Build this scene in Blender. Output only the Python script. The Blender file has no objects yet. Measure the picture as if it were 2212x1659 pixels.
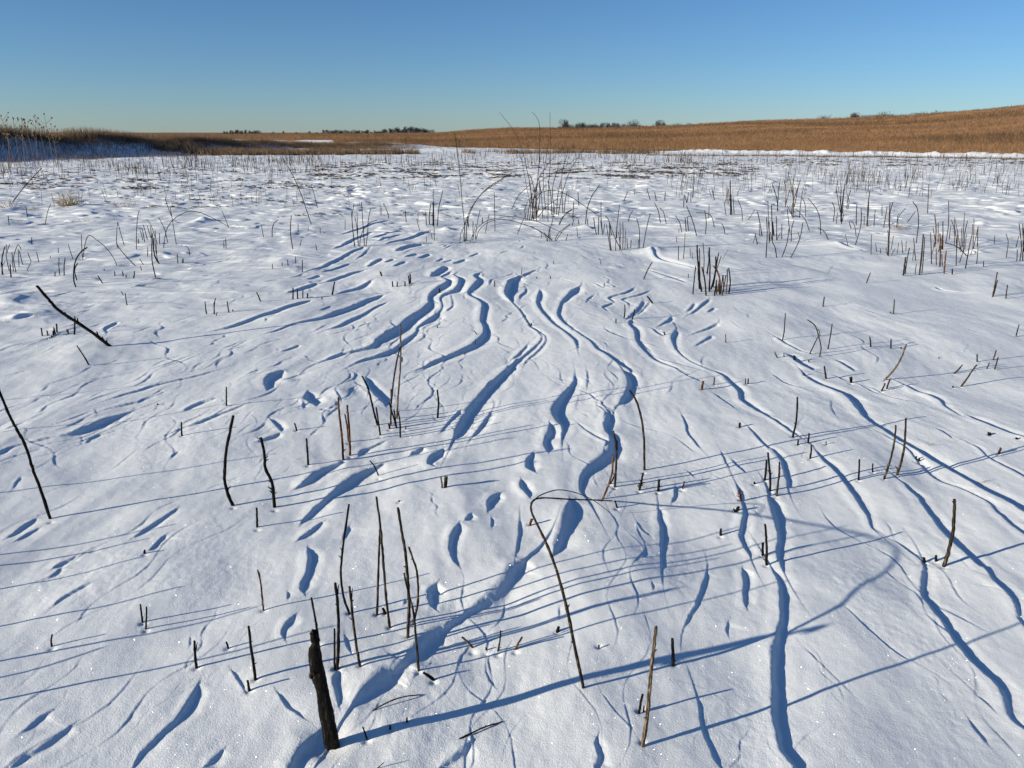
import bpy, math, random
import numpy as np
from mathutils import Vector, Matrix

scene = bpy.context.scene
COL = scene.collection
R = math.radians

# ---------------------------------------------------------------- camera, sky, sun, exposure
CAM_H = 1.5
PITCH = R(18.09)
FPX = 1664.0                       # focal length in pixels of the 2212 x 1659 view the points below were read in
cam_d = bpy.data.cameras.new('camera')
cam_d.sensor_width = 36.0
cam_d.lens = 36.0 * FPX / 2212.0
cam_d.clip_start = 0.05
cam_d.clip_end = 9000.0
cam = bpy.data.objects.new('camera', cam_d)
COL.objects.link(cam)
cam.location = (0, 0, CAM_H)
cam.rotation_euler = (R(90) - PITCH, 0, 0)
scene.camera = cam

SUN_AZ = R(21.5)                   # light travels to the right and a little away
SUN_EL = R(14.0)
TAN_EL = math.tan(SUN_EL)
SUNX, SUNY = math.cos(SUN_AZ), math.sin(SUN_AZ)
world = bpy.data.worlds.new('World')
scene.world = world
world.use_nodes = True
wn = world.node_tree.nodes
wl = world.node_tree.links
sky = wn.new('ShaderNodeTexSky')
sky.sky_type = 'NISHITA'
sky.sun_disc = False
sky.sun_elevation = SUN_EL
sky.sun_rotation = math.atan2(-SUNX, -SUNY)
sky.altitude = 300
sky.air_density = 0.85
sky.dust_density = 0.1
sky.ozone_density = 5.6
wl.new(sky.outputs['Color'], wn['Background'].inputs['Color'])
wn['Background'].inputs['Strength'].default_value = 0.069
sun_d = bpy.data.lights.new('sun', 'SUN')
sun_d.energy = 4.35
sun_d.angle = R(0.55)
sun_d.color = (1.0, 0.915, 0.745)
sun = bpy.data.objects.new('sun', sun_d)
COL.objects.link(sun)
Ldir = Vector((SUNX * math.cos(SUN_EL), SUNY * math.cos(SUN_EL), -math.sin(SUN_EL)))
sun.rotation_euler = Ldir.to_track_quat('-Z', 'Y').to_euler()
sun.location = (-30, -12, 20)
scene.view_settings.view_transform = 'Standard'
scene.view_settings.look = 'None'
scene.view_settings.exposure = 0.74
scene.view_settings.gamma = 1.0

CP, SP = math.cos(PITCH), math.sin(PITCH)

# ---------------------------------------------------------------- reading points
TILES = {'F': (1.0, 0.0, 0.0)}
for i_, ox_ in enumerate((0.0, 553.0, 1106.0, 1659.0)):
    TILES['A%d' % (i_ + 1)] = (0.25, ox_, 219.4)
    TILES['B%d' % (i_ + 1)] = (0.25, ox_, 384.0)
    TILES['C%d' % (i_ + 1)] = (0.2593, ox_, 798.8)
    TILES['D%d' % (i_ + 1)] = (0.2593, ox_, 1228.9)

def to_full(tile, x, y):
    s, ox, oy = TILES[tile]
    return x * s + ox, y * s + oy

def ray(px, py):
    u, v = px - 1106.0, py - 829.5
    return u, FPX * CP - v * SP, FPX * SP + v * CP      # right, forward, down

def ground_pt(px, py, z=0.0):
    u, f, d = ray(px, py)
    t = (CAM_H - z) / max(d, 4.0)
    return u * t, f * t

def at_depth(px, py, Y):
    u, f, d = ray(px, py)
    t = Y / f
    return u * t, Y, CAM_H - d * t

def project(X, Y, Z):
    f = Y * CP + (CAM_H - Z) * SP
    v = (CAM_H - Z) * CP - Y * SP
    return 1106.0 + FPX * X / f, 829.5 + FPX * v / f

# ---------------------------------------------------------------- noise
def _hash(ix, iy, seed):
    h = (ix.astype(np.int64) * 374761393 + iy.astype(np.int64) * 668265263 + seed * 982451653) & 0x7fffffff
    h = ((h ^ (h >> 13)) * 1274126177) & 0x7fffffff
    return (h ^ (h >> 16)) & 0xffff

def gnoise(x, y, seed=0):
    ix, iy = np.floor(x), np.floor(y)
    fx, fy = x - ix, y - iy
    ux = fx * fx * fx * (fx * (fx * 6 - 15) + 10)
    uy = fy * fy * fy * (fy * (fy * 6 - 15) + 10)
    def g(dx, dy):
        a = _hash(ix + dx, iy + dy, seed) * (2 * math.pi / 65536.0)
        return np.cos(a) * (fx - dx) + np.sin(a) * (fy - dy)
    a = g(0, 0); b = g(1, 0); c = g(0, 1); d = g(1, 1)
    return 1.4 * ((a * (1 - ux) + b * ux) * (1 - uy) + (c * (1 - ux) + d * ux) * uy)

def fbm(x, y, octs, seed=0, gain=0.5):
    s = 0; a = 1.0
    for o in range(octs):
        s = s + a * gnoise(x, y, seed + o * 17)
        x = x * 2.03 + 11.3; y = y * 2.03 - 7.1; a *= gain
    return s

def sstep(a, b, x):
    t = np.clip((x - a) / (b - a), 0, 1)
    return t * t * (3 - 2 * t)

# ---------------------------------------------------------------- snow scarps: lit crest line and width of the shadow it throws
SCARPS = {
'D4': """35,0,70 85,110,85 105,250,110 105,420,90 70,560,110 45,700,155 50,900,160 45,1100,160 65,1350,155 110,1520,160 200,1659,165 300,1800,150
1300,-40,50 1300,0,80 1280,120,70 1290,210,80 1350,300,75 1450,440,85 1560,590,90 1680,740,90 1800,860,100 1900,950,110 1960,1050,110 1990,1180,80 2060,1270,60 2140,1330,50 2250,1420,40
640,310,8 760,430,14 880,540,18 1000,640,18 1110,720,18 1200,760,10
1670,1240,35 1720,1320,45 1790,1410,45 1830,1450,25
1740,1050,14 1830,1120,22 1900,1190,14
1500,820,8 1620,930,10 1750,1050,8
300,640,6 420,760,10 560,900,10 700,1040,8""",
'C4': """5,1040,80 10,1080,110 40,1150,110 70,1280,95 90,1400,80 75,1520,90 95,1600,60 130,1680,50
0,640,20 60,690,40 100,740,60 130,830,65 160,920,55 165,970,40
1080,900,12 1140,950,25 1180,1000,45 1260,1070,55 1310,1150,60 1370,1230,70 1430,1310,75 1500,1390,75 1570,1460,70 1670,1560,70 1760,1640,60 1800,1659,50 1900,1780,60 1990,1860,75 2050,1950,80 2090,2060,60 2150,2150,50
275,10,30 310,55,35 400,110,40 520,160,45 620,200,55 690,250,80 740,320,75 790,380,55 850,430,40 950,490,40 1080,570,45 1180,620,55 1300,690,65 1450,780,65 1600,870,65 1750,970,70 1880,1040,75 2000,1100,85 2133,1190,100 2300,1300,100
395,670,20 430,720,35 480,770,55 560,840,60 620,910,65 680,990,75 740,1070,70 800,1150,60 840,1220,40 860,1280,30 900,1320,20
1060,590,20 1150,640,25 1210,700,25 1280,780,30 1350,850,25 1450,920,20 1600,980,12 1750,1060,15 1850,1120,25 1900,1190,30 1990,1270,35 2080,1340,40 2133,1380,40 2300,1500,30
1655,375,35 1700,405,40 1780,440,40 1900,490,40 2030,540,35 2133,570,30 2250,600,20
1400,485,15 1460,515,20 1530,560,15
1690,610,20 1760,650,20 1830,720,15 1950,790,20 2050,840,25 2133,890,25 2250,960,20
1110,115,30 1230,180,25 1330,210,35 1420,255,40 1480,310,15 1600,380,10
0,400,25 80,450,25 170,510,25 240,550,25
1080,1420,15 1180,1500,20 1270,1570,20 1310,1620,50
900,1300,10 1000,1380,10 1060,1410,8
520,250,8 525,330,14 560,390,12
30,30,12 150,110,12 280,150,10""",
'C3': """480,1080,90 480,1100,150 460,1200,180 430,1300,190 390,1400,180 360,1500,150 340,1580,60
785,330,40 800,360,70 775,440,90 775,500,60 820,560,80 820,620,115 810,680,120 740,740,70 650,800,75 590,870,75 565,950,70 570,1010,60 600,1050,70
520,40,30 510,100,50 450,180,60 370,280,100 345,350,130 370,420,110 415,470,60 415,580,40
310,440,30 310,520,90 270,580,60 275,650,110 300,690,70
180,690,20 125,760,80 125,820,110 190,860,60
75,910,40 75,930,80 70,970,110 120,1040,70 150,1075,40
60,1270,40 60,1340,45 50,1440,40 30,1560,25
920,0,40 960,50,90 975,120,90 950,200,80 900,270,50 880,290,25
620,0,15 625,60,20 625,150,15
1410,370,20 1440,450,30 1460,520,30 1510,580,25 1570,640,15
1215,1130,30 1215,1150,50 1225,1220,65 1240,1300,65 1245,1400,60 1240,1480,45 1240,1570,25 1240,1680,40
1360,950,40 1355,1020,45 1330,1090,25
1870,950,40 1900,1030,45 1920,1110,30 1930,1200,50 1910,1290,70 1900,1370,70 1920,1440,55 1970,1510,40 1990,1560,25
1830,740,25 1870,790,30 1940,850,20
1740,670,20 1770,750,30 1810,820,15
1960,470,15 2020,540,30 2080,610,30 2133,660,20
1680,200,12 1780,270,15 1850,320,12
540,430,12 640,520,15 730,580,20 780,610,30 770,650,20
1040,1250,25 1080,1320,25 1140,1370,12
1460,820,20 1510,870,20
1100,1540,30 1090,1590,20
1650,0,20 1740,40,30 1810,100,40 1880,170,60 1900,240,60 1960,290,50 2050,350,40 2133,400,25
1380,0,15 1460,50,15 1560,95,15""",
'D3': """1920,-20,60 1920,0,80 1935,100,75 1930,200,65 1935,280,60 1950,325,30
1620,20,35 1590,120,50 1560,220,50 1520,320,40 1460,430,35 1430,490,20
1800,440,30 1780,500,40 1800,550,20
1540,1090,35 1560,1180,50 1570,1290,45 1600,1400,50 1640,1500,60 1680,1600,60 1720,1659,50
710,1420,40 700,1450,60 695,1500,80 720,1600,90 700,1659,90 690,1750,60
750,1070,12 820,1170,15 900,1260,15 1000,1370,12
1160,140,30 1170,200,30
390,330,30 390,420,20""",
'F': """1118,597,8 1102,608,16 1096,625,22 1098,642,12 1105,650,6""",
'D2': """2245,-65,80 2187,-27,130 2129,23,160 2013,178,150 1878,274,90 1760,345,50 1666,409,40 1590,455,60 1450,530,115 1370,610,145 1300,690,130 1255,745,75 1215,785,75 1150,815,110 1080,850,140 990,930,170 910,1020,170 830,1110,130 790,1160,80
690,840,60 670,870,90 640,930,110 670,1050,90 690,1150,90
540,1330,20 450,1420,100 370,1500,140 310,1600,170 270,1659,190 220,1760,150
180,1040,40 230,1120,60 300,1190,50 390,1250,25
1510,120,40 1480,150,90 1440,200,140 1450,290,120 1500,340,50
1790,1430,50 1720,1490,70 1640,1560,60 1550,1620,60 1520,1659,60
430,-180,60 440,-100,120 430,0,90 390,100,90 380,170,80 400,210,40
260,190,50 260,260,40
330,390,50 240,480,80 220,550,70 240,600,40
740,570,40 750,640,50 790,700,20
1240,260,40 1230,300,40
1640,430,30 1660,400,30""",
'D1': """1650,950,30 1640,970,60 1590,1060,100 1530,1170,110 1470,1250,50 1370,1330,50 1270,1430,50 1190,1510,50 1130,1600,50 1100,1659,50
430,1170,20 330,1230,45 250,1300,45 180,1360,40
600,1290,40 490,1370,45 400,1440,45 300,1510,45 200,1560,55 130,1620,70 90,1659,70
1860,1500,40 1770,1590,60 1700,1650,40
1930,850,40 1990,940,50 2030,1000,40
1580,540,25 1570,640,25
760,100,25 640,150,35 500,230,25 430,290,12
500,-50,30 420,20,30 300,60,20""",
'C2': """230,5,30 200,15,60 120,50,80 75,110,90 90,180,80
430,180,60 420,220,100 420,250,130 500,310,90
915,50,40 915,60,80 940,130,90 1000,200,100 1060,270,80 1080,300,40
115,420,25 170,470,55 210,510,60
200,520,40 100,560,35 0,595,25
740,750,40 640,780,45 520,830,60 440,890,70 370,940,40 305,975,30
1080,750,30 980,790,40 850,850,70 740,920,90 640,1000,70 560,1070,50 480,1130,60 390,1220,70 365,1265,50
560,1240,20 470,1310,40 390,1370,40 340,1415,25
1080,570,12 960,620,18 880,650,45 850,700,50
1390,630,40 1310,670,50 1280,700,30
1560,640,30 1540,660,60 1460,720,80 1430,790,80 1490,810,30
2140,-60,50 2050,20,55 1950,110,70 1840,230,90 1750,340,100 1690,450,110 1640,560,90
1960,320,30 1880,430,50 1800,540,40
1700,330,40 1600,430,25 1530,510,20
2050,1015,20 1980,1050,50 1930,1110,80 1930,1190,50
1790,1220,30 1770,1240,50 1740,1280,60
1690,1300,40 1680,1320,70 1630,1400,100 1615,1490,90 1640,1600,50 1690,1659,40
1960,1240,30 1960,1330,30
770,1290,40 740,1350,50 720,1400,40
390,270,20 395,330,50
530,350,30 620,345,20""",
'C1': """1090,340,15 1000,370,30 880,410,50 740,470,70 620,520,50 520,545,20 420,560,15 300,590,12 240,605,12 130,630,12 60,655,20 0,690,35 -80,720,30
1760,15,15 1600,55,15 1400,100,15 1270,130,25 1180,160,25 1040,200,15 930,240,12
1280,215,12 1180,245,15 1140,275,12
1800,245,25 1680,270,35 1580,310,30 1520,345,15
2040,305,15 1880,360,15 1740,405,30 1640,445,30 1560,470,20
215,440,12 120,470,20 40,500,12
830,510,15 750,550,20 710,590,15
1480,1130,15 1370,1200,20 1260,1270,35 1170,1330,20 1110,1370,15
290,1200,15 200,1260,40 120,1320,40 40,1380,20
320,1280,15 220,1340,30 120,1400,25
1380,1350,15 1330,1390,40 1270,1460,45 1230,1490,30
620,1510,20 590,1530,30 480,1580,45 420,1620,40
800,1450,12 720,1490,15
160,870,20 130,910,30 100,960,15
1480,670,20 1410,720,12
400,130,10 340,180,14""",
'B3': """240,950,15 240,960,35 230,1010,60 215,1080,50 240,1140,40 290,1200,35 360,1270,25 440,1330,25 510,1390,30 545,1430,40 560,1480,40
580,940,30 520,980,50 450,1050,40 420,1090,25 400,1150,40 395,1190,40 430,1240,30 500,1300,15 600,1370,15 680,1430,25 730,1490,30 820,1540,30 900,1590,40 960,1630,45 1010,1659,45 1030,1690,70
0,1070,10 60,1140,15 120,1230,20 160,1290,15 230,1350,15 250,1400,20 180,1470,20 80,1540,25 0,1620,40
150,1290,12 240,1340,15 290,1400,20 240,1470,20 130,1560,15 100,1610,12
130,1440,20 60,1510,25 0,1560,25
120,930,15 110,970,20 70,1010,20 65,1050,15
1130,1060,25 1100,1110,35 1050,1170,25 990,1230,20
1180,1070,20 1130,1130,15 1070,1190,12
1030,1240,30 1010,1280,40 1060,1330,50 1070,1400,45 1100,1450,45 1160,1510,35 1220,1560,20 1350,1620,20 1450,1659,15
1410,1320,40 1380,1380,55 1390,1430,40 1430,1500,20 1530,1580,10 1650,1640,10
1050,950,12 980,990,12 900,1010,10 840,1030,12 835,1045,25 870,1065,10
870,1075,10 790,1110,15 785,1130,15 820,1160,10
1180,970,10 1080,1010,10 950,1045,12 1000,1080,12 1010,1110,15
1370,1200,30 1350,1230,25 1310,1260,10 1260,1290,8
1200,1305,12 1260,1350,20 1310,1370,15
1570,1080,20 1540,1120,25 1510,1150,15
1700,1045,12 1640,1090,20 1560,1160,15 1530,1175,12
1740,1120,20 1680,1165,15
1770,1255,20 1660,1305,12 1540,1350,8
1720,1360,20 1640,1410,12 1580,1450,8
1190,600,35 1250,680,28 1380,730,18 1500,760,18 1600,785,15
1120,770,15 1240,810,12 1310,840,25 1400,870,30 1480,895,20
700,910,8 770,945,8 850,965,8
90,425,20 200,440,16
610,430,20 700,450,16
300,755,12 390,770,8
210,790,12 100,830,12 0,870,20
700,1010,10 650,1050,12 640,1090,10""",
'B4': """70,1380,30 150,1430,15 280,1490,12 380,1510,8
150,1510,30 180,1530,60 240,1580,50 300,1620,50 380,1659,40
590,570,20 700,600,20 830,630,12
1440,940,12 1500,970,15 1650,990,12 1800,1000,8
580,1560,25 660,1610,30 740,1659,20
900,470,12 1000,500,14 1130,520,10
1300,620,10 1450,650,10 1600,660,8""",
'B2': """480,1065,15 460,1070,25 300,1120,32 150,1170,32 0,1215,25 -150,1265,30 -280,1300,22 -430,1325,10
1100,1000,12 1070,1010,25 940,1060,28 850,1100,32 700,1160,32 580,1210,28 420,1250,18 300,1280,13 180,1330,13 60,1365,10
1130,1065,12 1010,1120,15 900,1190,25 800,1240,28 720,1290,22 610,1325,12
1625,755,20 1620,765,50 1590,790,60 1540,830,60 1505,860,30
1690,795,15 1640,830,22 1600,865,15 1650,900,45 1640,930,50 1580,960,45 1510,1010,45 1490,1050,40 1495,1090,65 1450,1140,80 1400,1170,75 1320,1220,85 1250,1280,85 1150,1340,75 1050,1400,70 1000,1450,55 850,1490,22 720,1520,28 620,1560,36 540,1590,25
1745,805,15 1710,840,12 1760,890,55 1740,950,55 1700,985,35 1620,1010,20 1590,1050,20 1605,1110,22 1570,1160,20 1520,1200,45 1400,1270,18 1380,1320,22 1280,1390,28 1180,1470,34 1050,1530,30 920,1570,34 840,1610,20
1680,1010,12 1690,1060,15 1695,1110,15 1640,1150,12
1930,820,20 1885,850,40 1920,890,55 1890,930,55 1840,980,45 1840,1020,30 1920,1065,30 1960,1110,60 1950,1180,70 1945,1240,60 1970,1290,60 1960,1360,75 1880,1430,55 1780,1480,45 1650,1530,40 1530,1580,35 1430,1630,25 1350,1659,15
1790,1010,15 1800,1060,12
2200,880,30 2160,960,50 2155,1010,40 2210,1070,20
930,790,20 800,820,25 700,860,25 600,890,18
1080,690,20 1010,730,30 960,765,15
990,890,20 880,940,28 780,970,18 700,1005,12
540,830,20 460,865,18 370,870,8
520,905,20 400,950,32 260,995,12
930,595,15 800,660,15 680,715,18 580,765,18 420,810,10
990,590,10 940,650,10 860,700,8
800,740,12 700,775,15 580,805,10
1000,465,15 900,500,18 780,560,18 660,620,10
1260,450,12 1100,485,15 1000,520,12
1250,485,12 1130,515,12 1040,550,10
1500,450,18 1340,510,18 1200,550,18 1120,580,12
1430,575,28 1300,600,36 1200,635,36
1380,650,20 1280,685,15
1490,650,25 1400,690,15
1280,725,25 1180,770,12
1180,700,20 1110,735,12
1690,695,12 1600,725,12
1610,680,12 1550,715,12
1800,695,28 1700,735,18
1920,645,15 1830,675,12
1160,370,12 1000,400,12 900,430,12 720,475,12
1340,405,12 1210,425,8
370,1440,15 290,1470,18 210,1495,12
640,1120,12 550,1160,10
1770,430,25 1640,445,20
1570,555,15 1400,570,12
450,640,8 200,655,10""",
'B1': """300,1200,30 180,1215,45 100,1235,40
1680,960,10 1610,972,12
1000,1240,20 900,1300,30 920,1350,20
1280,985,10 1180,992,10
560,1080,12 470,1090,10
200,985,12 60,995,12""",
}

# ---------------------------------------------------------------- polar ground grid (one sheet, foot of the camera to the far horizon)
def build_axis():
    rs = [0.55]
    while rs[-1] < 45: rs.append(rs[-1] * 1.0018)
    while rs[-1] < 300: rs.append(rs[-1] * 1.0045)
    while rs[-1] < 6000: rs.append(rs[-1] * 1.04)
    fine = np.concatenate([np.arange(R(-46), R(-36), 0.0022), np.arange(R(-36), R(36), 0.0014), np.arange(R(36) + 0.001, R(46), 0.0022)])
    left = np.arange(R(-180), R(-46) - 0.01, R(2.0))
    right = np.arange(R(46) + 0.01, R(180) + 0.001, R(2.0))
    return np.array(rs), np.concatenate([left, fine, right])

RS, AZ = build_axis()
NR, NA = len(RS), len(AZ)
LOGR = np.log(RS)
GR, GA = np.meshgrid(RS, AZ, indexing='ij')
GX, GY = GR * np.sin(GA), GR * np.cos(GA)

def px_az(px):                      # column of the far horizon to an azimuth
    return np.arctan2(px - 1106.0, FPX / CP)

HX = [-900, 300, 480, 600, 800, 935, 1020, 1106, 1250, 1456, 1606, 1659, 1784, 1934, 2059, 2212, 2600, 3400]
HY = [286, 289, 287, 286, 284, 282, 275, 270.5, 272, 267, 258.5, 256.5, 255, 250, 245, 236.5, 226, 226]
BX = [-900, 300, 553, 640, 728, 815, 980, 1150, 1300, 1700, 2212, 3400]
BR = [300, 260, 190, 150, 118, 98, 84, 76, 71, 66, 63, 63]
CREST_R = 250.0

def hill_base(az):
    return np.interp(az, px_az(np.array(BX, float)), BR)

def terrain_far(x, y):
    r = np.hypot(x, y); az = np.arctan2(x, y)
    z = np.zeros_like(r)
    # prairie hill
    rb = hill_base(az)
    top = np.interp(az, px_az(np.array(HX, float)), HY)
    H = np.maximum(CAM_H + (286.0 - top) / FPX * CREST_R * CP / np.cos(az) - 1.15 - 0.8 * sstep(px_az(1500.), px_az(2212.), az), 0.0)
    t = np.clip((r - rb) / np.maximum(CREST_R - rb, 60), 0, 1)
    prof = 0.35 * t + 0.65 * t * t * (3 - 2 * t)
    fade = 1 - sstep(300, 900, r)
    z = z + H * prof * fade * (1 + 0.10 * np.sin(t * 9 + az * 14) * (1 - t) * t * 3)
    z = z + sstep(rb + 5, rb + 40, r) * 0.3 * gnoise(x / 24, y / 16, 5) * (r < 900)
    # snow bank along the foot of the hill, right of the middle
    bank = np.exp(-((r - (rb - 3.0 + 0.5 * gnoise(x / 3, y / 3, 31))) / 1.0) ** 2)
    z = z + bank * (0.20 + 0.13 * gnoise(x / 1.3, y / 1.3, 9) + .08 * gnoise(x / .4, y / .4, 10)) * sstep(px_az(1380.), px_az(1560.), az)
    # low drifts between the grass strips, left of the middle
    wob = fbm(x / 9, y / 5, 2, 51)
    for rr, hh, ww, a0, a1 in ((66, .38, 1.5, 520, 1010), (78, .55, 2.0, 560, 960), (95, .7, 2.6, 380, 880), (125, .8, 3.5, 300, 760), (53, .16, 1.4, 240, 640)):
        z = z + 0.55 * np.maximum(0, hh * np.exp(-((r - rr - 2.2 * wob) / ww) ** 2) * (1 + .5 * gnoise(x / 4, y / 4, int(rr)))) * \
            sstep(px_az(a0 - 60.), px_az(a0 + 60.), az) * (1 - sstep(px_az(a1 - 60.), px_az(a1 + 60.), az))
    # grassy berm at the left
    ax, ay, bx, by = -42.0, 26.0, -13.0, 76.0
    dx, dy = bx - ax, by - ay
    ln = math.hypot(dx, dy)
    s = ((x - ax) * dx + (y - ay) * dy) / ln
    d = (-(x - ax) * dy + (y - ay) * dx) / ln        # + is left of the crest
    prof = np.where(d < 0, np.exp(-(d / 2.3) ** 2), np.exp(-(d / 8.0) ** 2))
    hb = 1.34 * (1 - 0.75 * sstep(20, 54, s)) * (1 - sstep(50, 62, s)) * sstep(-30, 0, s)
    z = z + hb * prof * (1 + .22 * gnoise(x / 3.0, y / 3.0, 77))
    # the long low rise under the far left drifts
    return z

def micro(x, y):
    r = np.hypot(x, y)
    near = 1 - sstep(60, 130, r)
    warp = 0.25 * gnoise(x / 1.3, y / 1.3, 3)
    xw = x + warp
    z = 0.024 * fbm(xw / 1.1, y / 1.9, 2, 1)
    z = z + (1 - 0.75 * sstep(2.4, 5.5, r)) * 0.0095 * fbm(x / 0.42 + warp, y / 0.55, 2, 101)
    crust = sstep(0.05, 0.5, gnoise(x / 0.5, y / 0.7, 111))
    z = z + crust * (1 - sstep(5, 9, r)) * 0.0005 * fbm(x / 0.022, y / 0.03, 2, 113)
    z = z + 0.0058 * fbm(xw / 0.24, y / 0.62 + warp, 3, 21) * (0.55 + 0.45 * gnoise(x / 1.7, y / 1.7, 8))
    z = z + 0.0006 * fbm(x / 0.045, y / 0.06, 2, 41)
    # wind-packed dunes and hollows farther out, steep on the lee (sunless) side
    m = sstep(5.5, 11, r)
    q = fbm(x / 0.8 + 0.6 * gnoise(x / 1.5, y / 1.5, 60), y / 1.3, 3, 61)
    far = sstep(11, 20, r)
    z = z + m * (0.010 + 0.016 * far) * np.maximum(q, -0.25)
    dent = np.maximum(sstep(9.5, 14, r), sstep(-1.0, -3.5, x) * sstep(6.0, 9.5, r))
    k = fbm(x / 0.80 + 0.5 * gnoise(x / 1.1, y / 1.1, 60), y / 0.46 + 0.3 * gnoise(x / 0.9, y / 0.9, 160), 2, 65)
    z = z + dent * (0.018 + 0.012 * far) * sstep(0.30, 0.50, k) * (0.75 + 0.7 * gnoise(x / 2.5, y / 3.5, 67))
    z = z - dent * (0.012 + 0.009 * far) * sstep(0.36, 0.62, -k)
    left = sstep(0.0, -4.0, x) * sstep(4.2, 7, r)
    z = z + left * 0.009 * fbm(x / 0.5, y / 0.30, 2, 91)
    return z * near

Z = terrain_far(GX, GY) + micro(GX, GY)

def catmull(pts, n):
    P = np.array(pts, float)
    P = np.vstack([2 * P[0] - P[1], P, 2 * P[-1] - P[-2]])
    out = []
    for i in range(1, len(P) - 2):
        p0, p1, p2, p3 = P[i - 1], P[i], P[i + 1], P[i + 2]
        for k in range(n):
            t = k / n
            out.append(0.5 * ((2 * p1) + (p2 - p0) * t + (2 * p0 - 5 * p1 + 4 * p2 - p3) * t * t + (3 * p1 - p0 - 3 * p2 + p3) * t ** 3))
    out.append(P[-2])
    return np.array(out)

def carve(tile, spec):
    sc = TILES[tile][0]
    raw = [tuple(float(v) for v in s.split(',')) for s in spec.split()]
    pts = [(*to_full(tile, x, y), t * sc) for x, y, t in raw]
    if len(pts) == 1: return
    c = catmull(pts, 5)
    G = np.array([ground_pt(px, py) for px, py, _ in c])
    T = np.gradient(c[:, :2], axis=0)
    T /= np.linalg.norm(T, axis=1, keepdims=True) + 1e-9
    hs = []
    for (px, py, t), g, tn in zip(c, G, T):
        qx, qy = project(g[0] + 0.05 * SUNX, g[1] + 0.05 * SUNY, 0)
        dxy = np.array([qx - px, qy - py]); L = np.linalg.norm(dxy); dxy /= L
        sn = max(abs(tn[0] * dxy[1] - tn[1] * dxy[0]), 0.42)
        s = max(t, 0.5) / sn / (L / 0.05)
        hs.append(min(s * TAN_EL * (1.22 + 0.7 * math.exp(-t / 3.5)), 0.038))
    hs = np.array(hs)
    carve_ground(G, hs)

FOCUS = np.array([0.2, 13.0])          # the wind came round the shrubs in mid field and fanned out towards the camera
def flow(p):
    d = p - FOCUS
    return d / (np.linalg.norm(d) + 1e-6)

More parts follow.
